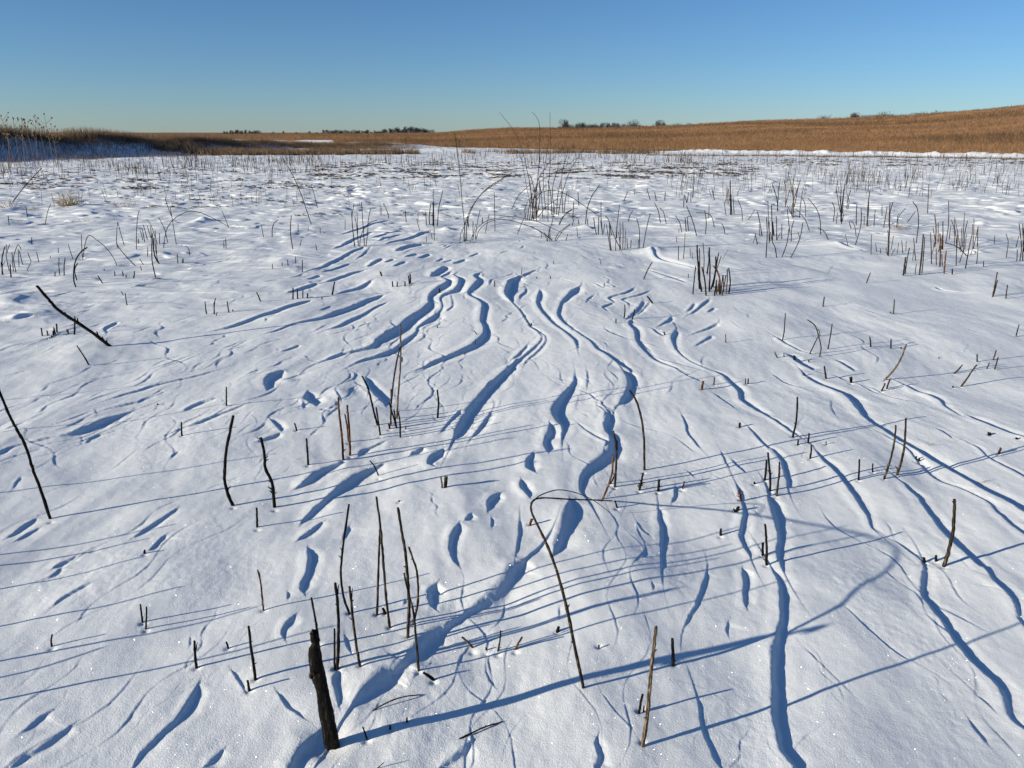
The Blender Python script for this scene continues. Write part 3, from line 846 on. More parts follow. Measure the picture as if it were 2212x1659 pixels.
# ---------------------------------------------------------------- single stems: base first, then up to the tip; w = width; k/b/t/o = char, half burnt, pale, reddish
STALKS = {
'D1': """432,645 425,600 434,548 w14 k
1188,443 1178,370 1168,296 w15 k
1215,500 1220,410 1222,315 w14 k
1637,825 1624,710 1622,600 w21 k s
1900,664 1895,635 1885,608 w16 k
2078,1015 2070,970 2062,930 w21 k
2128,925 2095,680 2070,478 w22 k""",
'D2': """62,348 50,220 40,120 14,8 w14 o s
524,650 505,480 490,400 462,238 w19 k
655,838 655,650 655,500 w17 k
678,838 688,600 683,350 662,115 w24 k s
868,815 830,600 800,350 779,146 w22 b s
780,378 735,250 708,80 712,-60 735,-260 775,-537 w18 k
1115,490 1085,250 1065,0 1050,-200 1030,-400 1003,-600 w19 b
1008,385 1017,100 1024,-120 1032,-330 w18 b
1072,376 1068,350 1056,328 w24 k
1265,575 1275,300 1262,60 1245,-140 1213,-320 1183,-508 w24 b
1308,465 1345,300 1350,130 1335,0 1305,-90 1272,-182 w18 b
1355,845 1335,600 1310,350 1270,200 1232,35 w18 b
1478,925 1440,895 1395,862 w22 k s
1805,655 1765,610 1718,568 w18 t
1918,675 1915,652 w14 k
2015,685 2030,610 2038,515 w13 k n
925,1418 905,1360 890,1318 w13 k
1118,1335 1117,1300 w15 k
1257,1275 1256,1240 w16 k""",
'D3': """28,670 52,620 85,570 w18 o
378,525 388,485 w26 k
722,665 725,635 w14 k
1088,1478 1130,1200 1160,850 1182,660 1200,485 w30 t
1345,808 1342,690 1335,582 w27 b
1057,1205 1072,1120 1088,1042 w21 k
1097,1190 1100,1142 w14 k""",
'C1': """418,1240 330,970 280,850 215,640 130,480 60,340 0,190 -22,130 w21 k
1940,1130 1892,1010 1870,880 1890,650 1945,385 w25 k
1515,550 1512,490 1511,435 w14 k
1887,300 1886,220 1885,142 w12 k
1205,1530 1203,1500 w18 k
1314,292 1313,282 w12 k""",
'C2': """155,1145 132,940 78,820 70,700 40,562 w25 k n
10,1310 8,1230 5,1150 w18 k
338,505 332,480 322,445 w13 k
435,792 428,670 420,570 w16 k
727,748 715,550 692,350 685,230 w18 o
783,712 776,500 760,295 w18 o
772,600 758,470 742,370 w14 o
1020,880 988,805 950,757 w11 k
1012,460 975,320 935,160 885,50 w16 k
1035,545 1020,430 1000,312 w14 k
1113,490 1106,450 w16 k
1247,495 1247,468 w10 k
1513,402 1521,270 1510,168 w15 k
1192,1098 1191,1088 w12 k""",
'C3': """1102,835 1100,600 1080,420 1040,270 980,170 w18 b
1062,1002 1080,920 1092,858 w18 k n
855,975 866,800 868,650 845,510 w18 b
755,1078 800,970 835,850 838,710 w16 o
820,950 860,860 872,710 875,590 w12 k
1217,1012 1222,960 1225,915 w21 k
1420,988 1430,955 1437,928 w13 o
875,1148 868,1120 858,1092 w14 k
145,1300 156,1270 168,1242 w22 o
1905,1090 1898,1045 1885,1008 w18 o n
1870,1178 1888,1138 w24 k
1862,1172 1845,1160 w18 k
1738,1378 1740,1325 w20 k
2088,1545 2090,1442 w21 k
2120,1625 2120,1450 2108,1285 w20 k
2105,920 2116,840 2120,755 w18 k
2020,950 2021,932 w16 k
1898,480 1897,440 w19 k
1580,168 1592,95 w20 o
1680,125 1688,62 w11 o
1945,120 1945,72 w8 k
1965,118 1970,72 w11 k""",
'C4': """20,1010 15,850 0,690 w18 k
70,1050 90,900 97,770 w17 b
205,565 235,430 245,228 w16 k
248,628 252,580 w14 k
333,608 340,565 342,530 w14 k
483,625 484,596 w9 k
350,738 360,680 360,625 w14 k
755,918 760,820 762,745 w15 k
870,852 873,782 w12 k
965,910 1010,780 1050,620 1065,462 w16 b
1072,878 1112,760 1140,600 1148,405 w18 b
1232,745 1237,720 w14 k
1258,762 1262,735 w14 k
1465,1635 1508,1500 1540,1350 1552,1180 1555,1078 w26 b
1303,1603 1300,1565 w22 k
1400,1592 1400,1545 w21 k
485,75 476,25 470,-30 w14 k
690,108 683,58 w14 k
697,106 699,56 w12 k
945,178 962,145 975,112 w13 k
988,158 1003,115 1018,78 w13 k
968,88 1050,0 1110,-100 1152,-211 w15 t
1608,140 1660,70 1700,10 1740,-43 w13 b
1548,32 1585,0 1620,-42 w12 b
1542,148 1540,138 w14 k
1845,545 1842,522 w26 k
2072,578 2072,565 w18 k
1920,700 1940,650 w18 b
305,48 298,25 w13 k""",
'B1': """770,1618 730,1550 665,1450 w12 k
642,1355 645,1290 647,1220 w14 k
365,1365 361,1330 357,1298 w12 k
415,1365 405,1320 w12 k
460,1360 460,1322 w14 k
478,1352 463,1293 w14 k
493,1335 488,1260 w14 k
578,1335 577,1308 w9 k
590,1348 588,1310 w11 k
448,1380 447,1366 w14 k
1098,1100 1090,1060 1082,998 w9 k
1785,1178 1770,1070 w10 k
1852,1178 1848,1080 w10 k
1850,1110 1855,1070 1863,1040 w9 k
1978,1165 1962,1066 w10 k
2012,1155 2012,1138 w9 k
1868,1192 1877,1160 w7 k
1065,1015 1048,982 w8 b
655,945 637,880 640,780 660,700 700,640 755,600 w11 k
663,885 645,800 670,738 w9 k
887,910 866,880 845,848 w10 k
475,852 476,812 w9 k
517,838 509,770 510,692 w10 k
555,845 554,770 563,690 w9 k
715,705 706,600 703,490 w8 k
720,690 730,600 765,500 840,540 920,610 980,690 1012,762 w8 g k
630,702 588,573 w8 k
505,650 502,600 w8 k
270,725 238,645 w9 k
335,728 316,640 w9 k
235,798 268,728 w7 b
440,700 436,675 w8 k
1170,760 1100,690 1040,620 1005,565 w10 k
1020,612 1007,560 1009,470 1015,385 w8 k
1073,580 1040,470 1018,380 w8 k
1180,620 1180,480 1188,350 1203,282 w8 k
1412,605 1440,450 1500,360 1600,300 1700,293 1800,330 1900,380 1978,425 w8 g k
1450,560 1420,440 1370,340 w9 k
1523,575 1495,400 1470,250 w8 k
1480,330 1440,220 1427,170 w8 k
1275,680 1277,600 w9 k
1537,740 1532,660 w10 k
1575,735 1577,698 w9 k
1583,733 1586,698 w9 k
1638,670 1630,615 1600,588 w9 k
1935,608 1935,545 w9 k
1953,610 1950,527 w10 k
1975,430 1945,350 1915,280 w7 k
1240,752 1208,702 w8 k
1225,802 1212,762 w9 k
993,848 990,808 w9 k
1065,850 1058,808 w9 k
1090,862 1090,840 w9 k
1155,868 1163,808 w10 k
900,802 900,788 w11 k
1198,570 1196,525 w9 k
275,578 273,515 w10 k
238,340 222,245 w9 k
388,410 410,300 438,225 w8 t
80,410 70,330 w9 k
110,210 200,90 280,0 362,-84 w9 k
25,840 10,730 w10 k
95,862 86,745 w11 k""",
'B2': """317,615 300,500 298,420 305,325 w10 k
365,470 363,395 w8 k
452,462 450,420 w7 k
555,480 553,432 w8 k
140,512 140,450 155,395 187,365 w9 k
65,512 45,402 w8 k
478,404 440,290 400,170 328,0 272,-104 w9 k
530,262 505,150 475,60 w7 k
770,450 770,360 w7 k
1147,350 1130,280 1098,220 w8 k
1073,325 1073,230 w7 k
1087,325 1085,255 w6 k
1298,385 1290,282 w8 k
1415,455 1387,352 w7 b
1400,378 1400,308 w7 b
1542,542 1538,400 1535,95 w7 k
1523,532 1508,455 w7 b
1473,555 1473,508 w7 b
380,590 393,535 w8 k
525,628 516,574 w9 k
400,815 400,712 w11 k
343,740 342,683 w9 k
277,765 272,708 w9 k
226,765 226,730 w9 k
145,788 140,742 w9 k
1835,425 1830,330 w11 k
1955,390 1957,345 w11 k
320,1050 320,950 w12 k
360,1045 357,962 w11 k
405,1038 405,970 w9 k
443,1040 448,995 w11 k
570,1053 570,1030 w9 k
658,1012 670,950 680,898 w12 k
40,1068 20,1020 5,990 w11 k
1087,850 1073,810 w14 k
1183,942 1177,893 w11 k
1220,942 1221,898 w10 k
1288,937 1287,897 w11 k
1325,920 1317,845 w11 k
1335,912 1332,832 w13 k
1587,995 1585,955 w14 k
2063,943 2061,892 w9 b
1568,1298 1565,1280 w10 k
1908,1355 1895,1335 1882,1320 w8 k
1895,1435 1893,1395 w6 b
2065,460 2062,300 2060,130 w8 b
1980,480 2015,312 w7 b""",
'B3': """635,400 650,270 690,160 757,60 w10 k
655,408 652,350 w9 k
525,355 533,207 w9 k
410,405 450,330 520,270 w9 k
520,415 535,355 w8 k
578,402 573,360 w9 k
567,513 560,428 w7 k
370,550 400,480 500,400 w8 b
465,545 482,487 w8 k
1005,378 1020,320 1047,282 w9 k
965,200 1000,118 w8 k
578,240 570,125 w9 k
1195,192 1167,100 w8 k
1247,198 1232,122 w9 k
1320,200 1325,117 w9 k
1283,390 1265,290 1230,213 w9 k
1333,398 1310,300 1278,262 w8 b
1465,470 1450,390 1412,328 w9 b
1505,465 1495,340 w10 k
1525,460 1512,335 w9 k
1442,475 1443,440 w7 k
1595,502 1560,370 1507,240 w10 k
1672,488 1678,380 1665,280 w10 b
1748,430 1730,350 1690,310 1590,300 w8 b
1700,350 1703,230 w8 k
1840,485 1830,430 1810,395 w9 b
2120,575 2102,482 w10 k
2083,565 2103,500 w7 k
2195,690 2205,500 2200,340 w11 k
1423,558 1423,508 w7 k
1437,708 1440,587 w9 k
1480,700 1490,600 1495,478 w9 t
1558,700 1556,645 w7 k
1540,685 1541,612 w7 b
1820,700 1870,618 w6 t
2160,500 2140,380 2120,290 w10 k
2140,505 2135,400 w8 b
797,940 797,905 w7 k
1137,878 1170,800 1212,728 w9 b
768,745 765,720 753,697 w8 b
968,1215 975,1160 975,1097 w10 k
1042,1222 1058,1135 w10 k
898,1257 898,1217 w10 k
1215,1085 1190,1050 1168,1023 w13 k
1322,1360 1313,1333 w13 k
1847,1425 1846,1352 w9 t
167,1278 167,1255 w11 k
147,1275 147,1265 w10 k
330,872 333,850 w8 k
213,870 213,855 w8 k
360,745 360,717 w9 b
80,835 88,775 w8 k
1523,865 1524,830 w7 b
2040,365 2100,275 w7 b
1483,255 1488,155 w9 k
1510,215 1490,145 w8 k
1512,213 1527,125 w8 k
1545,210 1547,125 w8 k
1560,175 1570,75 w9 k
1722,165 1700,95 w7 b
1750,195 1728,98 w9 k
1850,325 1832,205 w8 k
1990,370 1985,280 1950,180 w8 b""",
'B4': """455,490 450,370 420,270 345,175 w9 k
358,460 320,360 240,265 w8 b
520,535 490,470 430,430 w9 b
755,580 800,420 805,260 w9 k
690,583 668,487 w7 o
890,665 893,490 w9 b
938,640 930,565 w8 b
1280,565 1300,400 1290,270 1250,205 w11 b
1378,310 1390,55 w10 o
1165,655 1155,540 w9 b
1115,660 1130,560 w8 t
1275,715 1265,600 1258,520 w11 b
1270,832 1282,745 w9 k
1592,835 1592,785 w11 k
1717,675 1640,600 1530,560 w10 b
1803,745 1815,610 w10 k
1862,770 1863,720 w10 k
2055,1045 2062,980 2070,925 w10 b
2058,690 2075,560 2058,485 w9 b
2142,600 2167,508 w9 k
1955,575 1960,500 w8 k
850,910 885,820 w10 b
515,830 558,760 w6 t
475,1115 487,1028 w10 k
1083,1178 1088,1120 1091,1052 w10 b
1070,1175 1050,1158 w7 k
125,1403 140,1320 150,1168 w9 k
360,1522 432,1372 w10 k
447,1545 458,1460 430,1340 400,1270 340,1227 w10 b
450,1370 445,1330 432,1310 w7 b
518,1480 540,1360 555,1260 w10 k
888,1463 885,1410 878,1372 w11 k
1062,1475 1063,1395 w12 k
1150,1478 1150,1465 w11 k
2143,1373 2155,1320 2170,1270 w10 b
1945,1575 1960,1530 1972,1490 w11 b
1807,1590 1807,1523 w11 k
1478,1560 1478,1548 w9 k
1890,1650 1915,1598 w10 b
1958,1655 1990,1548 w11 b
80,1555 58,1505 w9 k
138,1550 137,1512 w8 k
228,1575 226,1535 w20 k
355,1595 350,1575 w10 k
1250,715 1258,620 w8 b
915,420 927,275 w9 b
1110,430 1130,340 1190,260 w8 k
1200,390 1275,290 w9 b
118,530 120,400 w9 k""",
}

# ---------------------------------------------------------------- plants of several stems from one root: tile, label, stems
CLUMPS = [
('B1', 'thick dark tuft of bunched burnt stems beside the long looping stem', """1375,742 1340,680 1325,600 1330,520 w17 k
1362,730 1335,660 1322,560 w10 k
1345,860 1330,800 1315,720 1311,600 1318,480 w9 k
1355,660 1347,560 1340,455 w8 k
1370,735 1350,660 1338,560 w8 k"""),
('B1', 'upright row of five burnt stems close behind the thick dark tuft', """1235,540 1213,455 w9 k
1250,555 1230,440 w9 k
1273,532 1238,405 w9 k
1303,520 1272,415 w9 k
1312,540 1300,420 w9 k
1378,570 1378,480 w9 k
1360,570 1300,400 1262,362 w7 k"""),
('B1', 'group of crossed burnt stems at the left edge of the field', """20,835 18,700 40,600 w10 k
80,805 55,680 55,575 w9 k
115,808 103,645 w10 k
138,818 118,700 136,620 158,578 183,620 w9 k
165,768 157,615 w9 k
197,750 180,690 168,630 w10 k
62,650 70,610 85,575 w8 k
20,760 45,720 w7 b"""),
('B2', 'bunch of six thin burnt stems with one bowed across them', """855,603 835,430 830,330 848,220 w9 k
850,590 834,430 822,255 w7 k
885,590 870,420 853,335 w9 k
880,480 873,295 w7 k
938,590 925,420 912,210 w9 k
895,595 905,510 940,430 990,385 1048,365 w8 k
950,595 965,470 970,370 990,265 w8 k"""),
('B2', 'four dark upright stems standing beside a thin taller one', """1473,410 1466,293 w9 k
1500,405 1497,330 1510,222 w10 k
1530,415 1530,320 1532,210 w14 k
1567,418 1580,260 1615,110 w9 k"""),
('B2', 'wiry shrub with long arching canes, left of the tallest shrub', """1805,550 1800,400 1780,200 1765,0 1735,-258 1715,-393 w8 b
1820,545 1820,430 1840,330 1900,200 2000,90 2140,0 2212,-40 w9 b
1810,550 1800,420 1830,330 1860,260 1960,130 2140,10 w8 b
1760,560 1770,480 1800,420 1835,340 w7 b
1870,540 1900,450 1980,380 2080,350 2212,335 2312,350 2462,390 2662,485 w7 b
1900,540 1930,450 2000,390 2100,360 2212,372 2312,405 2412,440 2560,540 w7 b
1875,535 1875,375 w8 k
1895,530 1910,400 1938,270 w8 b
1800,555 1790,480 1775,440 w6 b
1850,555 1880,470 1900,400 w6 b"""),
('B3', 'tallest wiry shrub rising above the horizon in mid field', """185,360 170,200 155,50 130,-60 100,-200 60,-310 0,-430 -107,-563 w9 b a
210,375 215,100 232,-100 240,-300 237,-450 215,-520 170,-570 w9 b a
310,380 315,100 335,-200 330,-400 328,-573 w8 b a
170,360 215,50 300,-100 440,-265 w9 b a
400,330 430,150 500,-60 570,-170 640,-285 w9 b a
440,310 430,0 470,-180 503,-285 w8 b a
130,370 150,250 170,150 250,30 450,-90 555,-165 595,-160 w8 b a
150,375 160,250 130,100 80,-180 w8 b a
290,300 270,0 300,-200 320,-330 w8 b a
370,310 350,100 400,-100 w8 b
450,310 460,200 475,120 w9 b
130,370 160,220 250,130 370,110 500,160 620,240 735,318 w8 b g
5,260 60,150 190,30 w7 b
175,350 185,200 220,60 w9 o
205,345 200,150 160,-20 w9 o
190,355 205,220 290,60 w8 b
265,350 255,160 230,0 w8 b
345,320 335,150 310,20 w9 b
385,320 395,160 420,30 w9 b
225,340 300,250 395,180 w8 b
120,370 110,280 135,210 w8 b
430,320 470,300 520,270 w8 b
405,410 430,345 520,275 w7 b
45,490 90,380 130,290 w7 b
140,290 200,330 230,325 w12 k
355,220 370,270 410,250 w10 k
180,330 172,180 150,40 w9 k
212,330 240,180 235,20 w9 k"""),
('B3', 'low spray of thin stems in front of the tallest shrub', """305,550 320,470 350,370 360,250 w8 b
325,545 320,480 322,425 w8 b
345,545 330,500 328,440 w7 b
350,548 290,490 200,440 100,400 w7 b
300,545 300,500 w7 b
256,525 252,470 w6 b
290,520 282,470 w6 b
380,548 430,470 500,405 w7 b"""),
('B3', 'row of black stems growing right behind the low spray of thin stems', """730,495 715,420 706,345 w10 k
745,495 750,335 w10 k
783,497 770,350 770,210 w9 k
790,480 800,398 w8 k
775,440 765,370 w8 k"""),
('B3', 'spreading group of burnt stems on a bright drift right of the tallest shrub', """850,628 830,500 815,400 w9 b
858,628 845,520 840,380 808,330 w10 k
895,632 900,500 928,235 w9 b
930,625 935,500 933,380 w9 o
945,625 890,520 840,380 w9 b
957,622 960,500 958,380 w9 b
940,620 920,470 w8 o
977,580 980,455 w8 b
997,612 993,520 w9 k
1025,610 1030,537 w9 k
975,620 978,570 w8 k
1088,612 1095,535 w8 b
1103,610 1100,450 1078,355 w9 k
1132,610 1160,450 1195,305 w10 b
905,520 905,420 w8 k
860,500 845,400 w9 k"""),
('B3', 'dense clump of reddish black stems nearest the camera on the right', """1563,1005 1575,880 1587,765 w10 k
1638,985 1618,850 1605,700 1598,580 w13 k
1622,962 1612,830 1610,720 w14 k
1625,950 1622,780 1620,610 w9 b
1655,820 1660,700 1650,560 w10 b
1677,1018 1665,880 1640,770 w12 k
1682,830 1700,720 1712,700 w8 k
1705,985 1710,800 1705,600 w12 k
1688,835 1700,730 1695,630 w9 k
1720,965 1755,820 1785,650 w11 k
1735,945 1760,800 1762,680 w14 k
1750,1020 1760,940 1770,880 w11 k
1775,985 1790,850 1740,760 w10 b
1795,1010 1796,880 1765,780 w13 o
1788,990 1793,900 w12 o
1816,1018 1835,920 1848,840 w10 b
1828,985 1825,840 w9 o
1850,1000 1860,880 1860,788 w9 o
1873,1000 1886,900 1872,778 w11 k
1768,1005 1766,890 w9 k
1745,850 1780,760 1808,675 w8 b
1805,1000 1820,845 w9 b
1702,975 1704,890 w9 k"""),
('B3', 'tall dark stem with a few shorter ones, far behind the dense clump', """1890,320 1888,200 1885,25 w13 k
1900,322 1893,140 w9 k
1920,320 1910,165 w8 k
1868,230 1860,110 w8 o
1845,215 1858,130 w8 b
1880,200 1868,95 w8 o"""),
('B4', 'wide group of mixed burnt stems at the head of the right drift', """10,565 10,380 w11 k
40,540 35,400 30,230 w11 k
75,540 75,400 70,330 w10 k
20,550 5,420 0,200 w9 b
75,690 60,600 40,560 20,470 w10 k
122,685 165,560 180,440 w10 k
195,693 270,540 303,385 w10 k
274,515 258,470 w8 k
200,548 205,440 225,365 w9 k
190,480 165,270 w9 k
75,540 110,470 w8 b
50,500 40,380 w14 k"""),
('B4', 'tall reddish group in the upper middle of the right slope', """215,350 220,200 195,30 w10 o
205,340 215,220 280,20 w9 b
220,300 218,150 215,60 w11 o
85,290 75,180 45,70 w9 k
80,280 90,150 100,45 w9 k
150,260 155,100 135,10 w9 o
150,240 185,110 w8 b
270,355 285,200 300,110 w9 b
215,330 165,240 w8 o
325,335 320,230 295,175 w8 b
225,260 265,60 w9 b"""),
('B4', 'bushy group of dark stems with a leafy black core, mid right slope', """635,400 640,230 665,50 w10 k
628,380 630,200 630,90 w9 k
625,300 610,220 590,100 w9 b
645,310 650,180 660,90 w9 k
635,290 620,160 w10 k
680,270 690,180 715,110 w9 b
565,380 575,270 555,215 w9 k
640,380 655,310 w9 k
590,400 600,300 w8 b
690,270 700,200 680,140 w8 b"""),
('B4', 'line of separate thick stems left of the tallest right group', """762,410 765,280 770,225 w10 k
718,440 700,380 w9 k
762,510 750,420 725,380 w8 b
860,420 862,260 880,110 w11 b
850,415 868,300 870,200 w10 o
1000,430 1015,340 1030,250 w11 o
1050,440 1055,300 1080,210 w12 b
1045,420 1048,310 1055,220 w10 k
1115,430 1120,330 1140,310 w8 b
805,400 808,300 w9 b
830,410 832,330 w8 k
985,330 985,235 w8 k"""),
('B4', 'black and tan bunch at the left foot of the reddish group', """1040,675 1045,550 1050,430 w13 b
1030,670 1040,600 w11 k
1035,640 1040,520 1035,450 w9 k
1065,670 1100,605 w7 b
1065,620 1085,500 w8 o
1020,655 1022,600 w9 o
1190,630 1195,545 w8 o
970,655 975,610 w8 k"""),
('B4', 'pair of stout dark stems crossing, left of the reddish group', """1170,845 1180,760 1190,685 w15 b
1185,830 1200,720 1222,605 w12 k"""),
('B4', 'pair of tall stems joined low down beside the stout crossing pair', """1308,840 1325,700 1343,490 w13 b
1330,825 1345,650 1355,510 w12 b"""),
('B4', 'largest reddish brown group of tall stems at the right', """1413,745 1410,600 1405,475 w12 b
1455,755 1453,610 w10 k
1485,770 1490,600 1485,480 w17 o
1505,760 1502,660 w12 o
1440,600 1452,450 1440,320 w14 o
1470,560 1470,385 w9 k
1450,570 1425,430 w9 o
1510,620 1512,375 w11 k
1535,570 1560,400 1560,200 w10 b
1522,828 1530,720 1540,628 w17 o
1565,530 1580,415 w9 k
1420,660 1435,560 w9 o
1500,620 1505,500 w13 o
1475,640 1495,520 w11 k"""),
('B4', 'fanned reddish stems at the far right of the largest group', """1625,760 1630,620 1640,470 w10 b
1655,735 1690,620 w9 k
1705,785 1730,650 1740,590 w12 k
1690,640 1700,480 1725,370 w10 k
1680,600 1690,430 1700,300 w9 o
1740,590 1765,480 1768,400 w10 o
1770,610 1778,450 1780,350 w9 o
1810,600 1812,500 1815,420 w10 b
1610,580 1612,450 1610,360 w9 o
1630,590 1620,480 1585,365 w9 b
1665,640 1675,430 w9 b
1775,615 1790,540 1815,430 w9 b
1660,610 1640,480 1612,340 w8 o
1700,620 1715,480 w9 o
1750,670 1770,600 w8 b"""),
('B4', 'pair of grey stems forking low, alone near the right edge', """1940,1030 1962,920 1982,815 w11 b
1945,1020 1966,950 1983,885 w11 b"""),
('B4', 'dark bunch of stems cut by the right edge', """2150,720 2155,620 w10 k
2175,720 2190,600 2170,395 w11 k
2200,715 2205,560 2200,430 w12 b
2212,640 2215,520 2200,400 w11 k
2230,640 2240,480 w11 b"""),
('C2', 'little bundle of three pale cut stems in the foreground snow', """1552,985 1547,940 1540,892 w12 t
1570,983 1578,888 w17 b
1584,976 1593,890 w14 b"""),
('C2', 'upright bunch of tan and black stems with two tall leaning together', """1173,405 1185,200 1200,0 1205,-150 1204,-375 w14 t
1122,465 1130,250 1160,0 1200,-190 w14 b
1125,350 1125,160 w12 k
1172,485 1145,390 1110,275 w14 k
1170,480 1150,330 w12 k
1203,563 1200,440 1183,345 w14 k"""),
]

# big odd pieces
STICK = ('B1', '950,1455 800,1340 650,1240 500,1140 420,1050 318,932 w27 k n')
CANE = [('stem', 6.6, [(1262, 1493, 1.80), (1243, 1405, 1.79), (1228, 1330, 1.82), (1210, 1258, 1.90), (1191, 1200, 1.97), (1173, 1158, 2.04), (1160, 1132, 2.115),
                  (1149, 1108, 2.25), (1147, 1092, 2.39), (1155, 1079, 2.53), (1175, 1075.5, 2.66), (1205, 1077, 2.76), (1241, 1079, 2.83), (1282, 1080, 2.91), (1322, 1082, 2.985)]),
        ('branch', 2.4, [(1152, 1083, 2.49), (1167, 1070, 2.53), (1202, 1058.5, 2.60), (1235, 1062, 2.67), (1267, 1073, 2.74), (1293, 1088, 2.80), (1317, 1107, 2.86)])]
# lying twigs
TWIGS = [('D2', '970,1180 1100,1110 1230,1065 1375,1048 w11 b g', 'thin curved dead twig bridging the snow behind the split black stake'),
         ('D2', '1690,1420 1780,1375 1900,1320 2055,1272 w13 b g n', 'knobbly pale twig lying on the snow at the bottom edge'),
         ('D2', '1005,1665 1035,1640 1065,1612 w7 b', 'tiny twig tip poking in at the bottom edge'),
         ('C4', '345,250 385,265 415,278 440,265 w7 b g', 'small bent twig lying on bare snow right of the sinuous drift'),
         ('B1', '1400,872 1350,868 1310,880 w7 b g', 'short twig lying flat below the thick dark tuft')]
# dry grass: tile, x, y, height, spread, blades, label (numbers in the units of that tile)
TUFTS = [('B1', 590, 245, 190, 70, 110, 'biggest straw coloured grass tuft at the upper left'),
         ('B1', 590, 240, 240, 26, 10, 'wispy tall straw grass rising behind the biggest tuft'),
         ('B1', 265, 270, 110, 55, 12, 'sparse pale grass left of the biggest tuft'),
         ('B1', 1050, 250, 60, 130, 46, 'low brown twiggy grass spread right of the biggest tuft'),
         ('B1', 60, 260, 170, 70, 24, 'bent brown grass at the far left edge'),
         ('B1', 690, 380, 60, 90, 14, 'faint thin grass in front of the biggest tuft'),
         ('B1', 180, 395, 55, 70, 16, 'short frosted grass tips in front of the sparse pale grass'),
         ('B1', 1270, 940, 70, 22, 5, 'three pale grass threads in open snow left of the drift lines'),
         ('B1', 35, 1250, 50, 45, 16, 'spiky dark seed heads at the left edge'),
         ('B2', 1375, 1036, 50, 12, 7, 'tiny straw tuft beside the winding drift lines'),
         ('B3', 130, 712, 40, 80, 14, 'small dark prickly sprig left of the tallest shrub drift'),
         ('D3', 732, 890, 95, 12, 4, 'few fine pale grass blades beside the arched cane'),
         ('D3', 682, 945, 40, 3, 2, 'single hair thin grass blade near the arched cane foot'),
         ('C3', 1075, 985, 100, 22, 4, 'thin pale grass beside the knobbly stub'),
         ('C3', 880, 1055, 85, 18, 3, 'thin slanting grass at the foot of the bowed twin stems'),
         ('C3', 1008, 1038, 55, 8, 2, 'one faint grass blade left of the knobbly stub'),
         ('C3', 1405, 245, 30, 15, 6, 'tiny dry sprig on open snow behind the hooked stalk'),
         ('C4', 1345, 625, 90, 30, 6, 'pale forked straw sprig above the sinuous right drift'),
         ('C4', 1525, 600, 50, 45, 9, 'low straw sprig farther right above the sinuous drift'),
         ('C4', 580, 795, 35, 30, 6, 'small straw sprig beside the dark wavy drift'),
         ('C4', 1775, 940, 80, 28, 12, 'stubby straw tuft beside the long right drift'),
         ('C4', 1818, 965, 35, 16, 7, 'very small brown tuft just below the stubby straw tuft'),
         ('C4', 1905, 672, 40, 12, 5, 'frosted pale grass stub near the right edge'),
         ('C4', 1905, 955, 40, 14, 4, 'weak straw sprig right of the stubby tuft'),
         ('B4', 1470, 545, 60, 60, 14, 'grey brown weeds in front of the reddish group'),
         ('B4', 1150, 450, 100, 60, 26, 'fuzzy reddish weeds left of the reddish group'),
         ('B4', 2110, 530, 40, 40, 8, 'yellowish wisp beside the right edge'),
         ('B4', 2130, 785, 50, 22, 4, 'orange grass blades low at the right edge')]

# ---------------------------------------------------------------- hollows round the nearest stems, then the snow sheet itself
STAKE_XY = ground_pt(713, 1600)
dimple(STAKE_XY[0], STAKE_XY[1], 0.055, 0.016)
dimple(STAKE_XY[0] + 0.10, STAKE_XY[1] + 0.02, 0.07, 0.006)
def bump_up(x, y, rad, h): dimple(x, y, rad, -h)
for t_, x_, y_, r_, h_ in (('B3', 285, 300, .15, .07), ('B3', 350, 235, .10, .06), ('B2', 1860, 345, .11, .06), ('B1', 1760, 370, .13, .065), ('B1', 1700, 385, .10, .03), ('B1', 650, 225, .2, .08),
                           ('B2', 1650, 445, .12, .045), ('B3', 90, 430, .12, .035), ('B3', 620, 440, .14, .04), ('B4', 210, 335, .10, .05), ('B4', 1840, 400, .12, .06),
                           ('B4', 1800, 650, .1, .04), ('B3', 1740, 365, .12, .05), ('B3', 1190, 640, .18, .03), ('B4', 560, 140, .14, .05), ('B4', 820, 460, .16, .03),
                           ('B4', 560, 570, .22, .035), ('B1', 150, 1210, .10, .03), ('B1', 60, 1050, .25, .03), ('B3', 1230, 620, .10, .03), ('B3', 880, 770, .08, .015),
                           ('C2', 260, 90, .05, .012), ('C2', 700, 190, .07, .014), ('C2', 1400, 780, .10, .012), ('B3', 830, 260, .25, .04), ('B3', 450, 320, .12, .04)):
    bx_, by_ = ground_pt(*to_full(t_, x_, y_))
    bump_up(bx_, by_, r_, h_)
for tile_, block in STALKS.items():
    if tile_[0] not in 'CD': continue
    for line in block.strip().split('\n'):
        p_, w_, f_ = parse(line)
        x_, y_ = ground_pt(*to_full(tile_, *p_[0]))
        dimple(x_, y_, 0.011, 0.004)

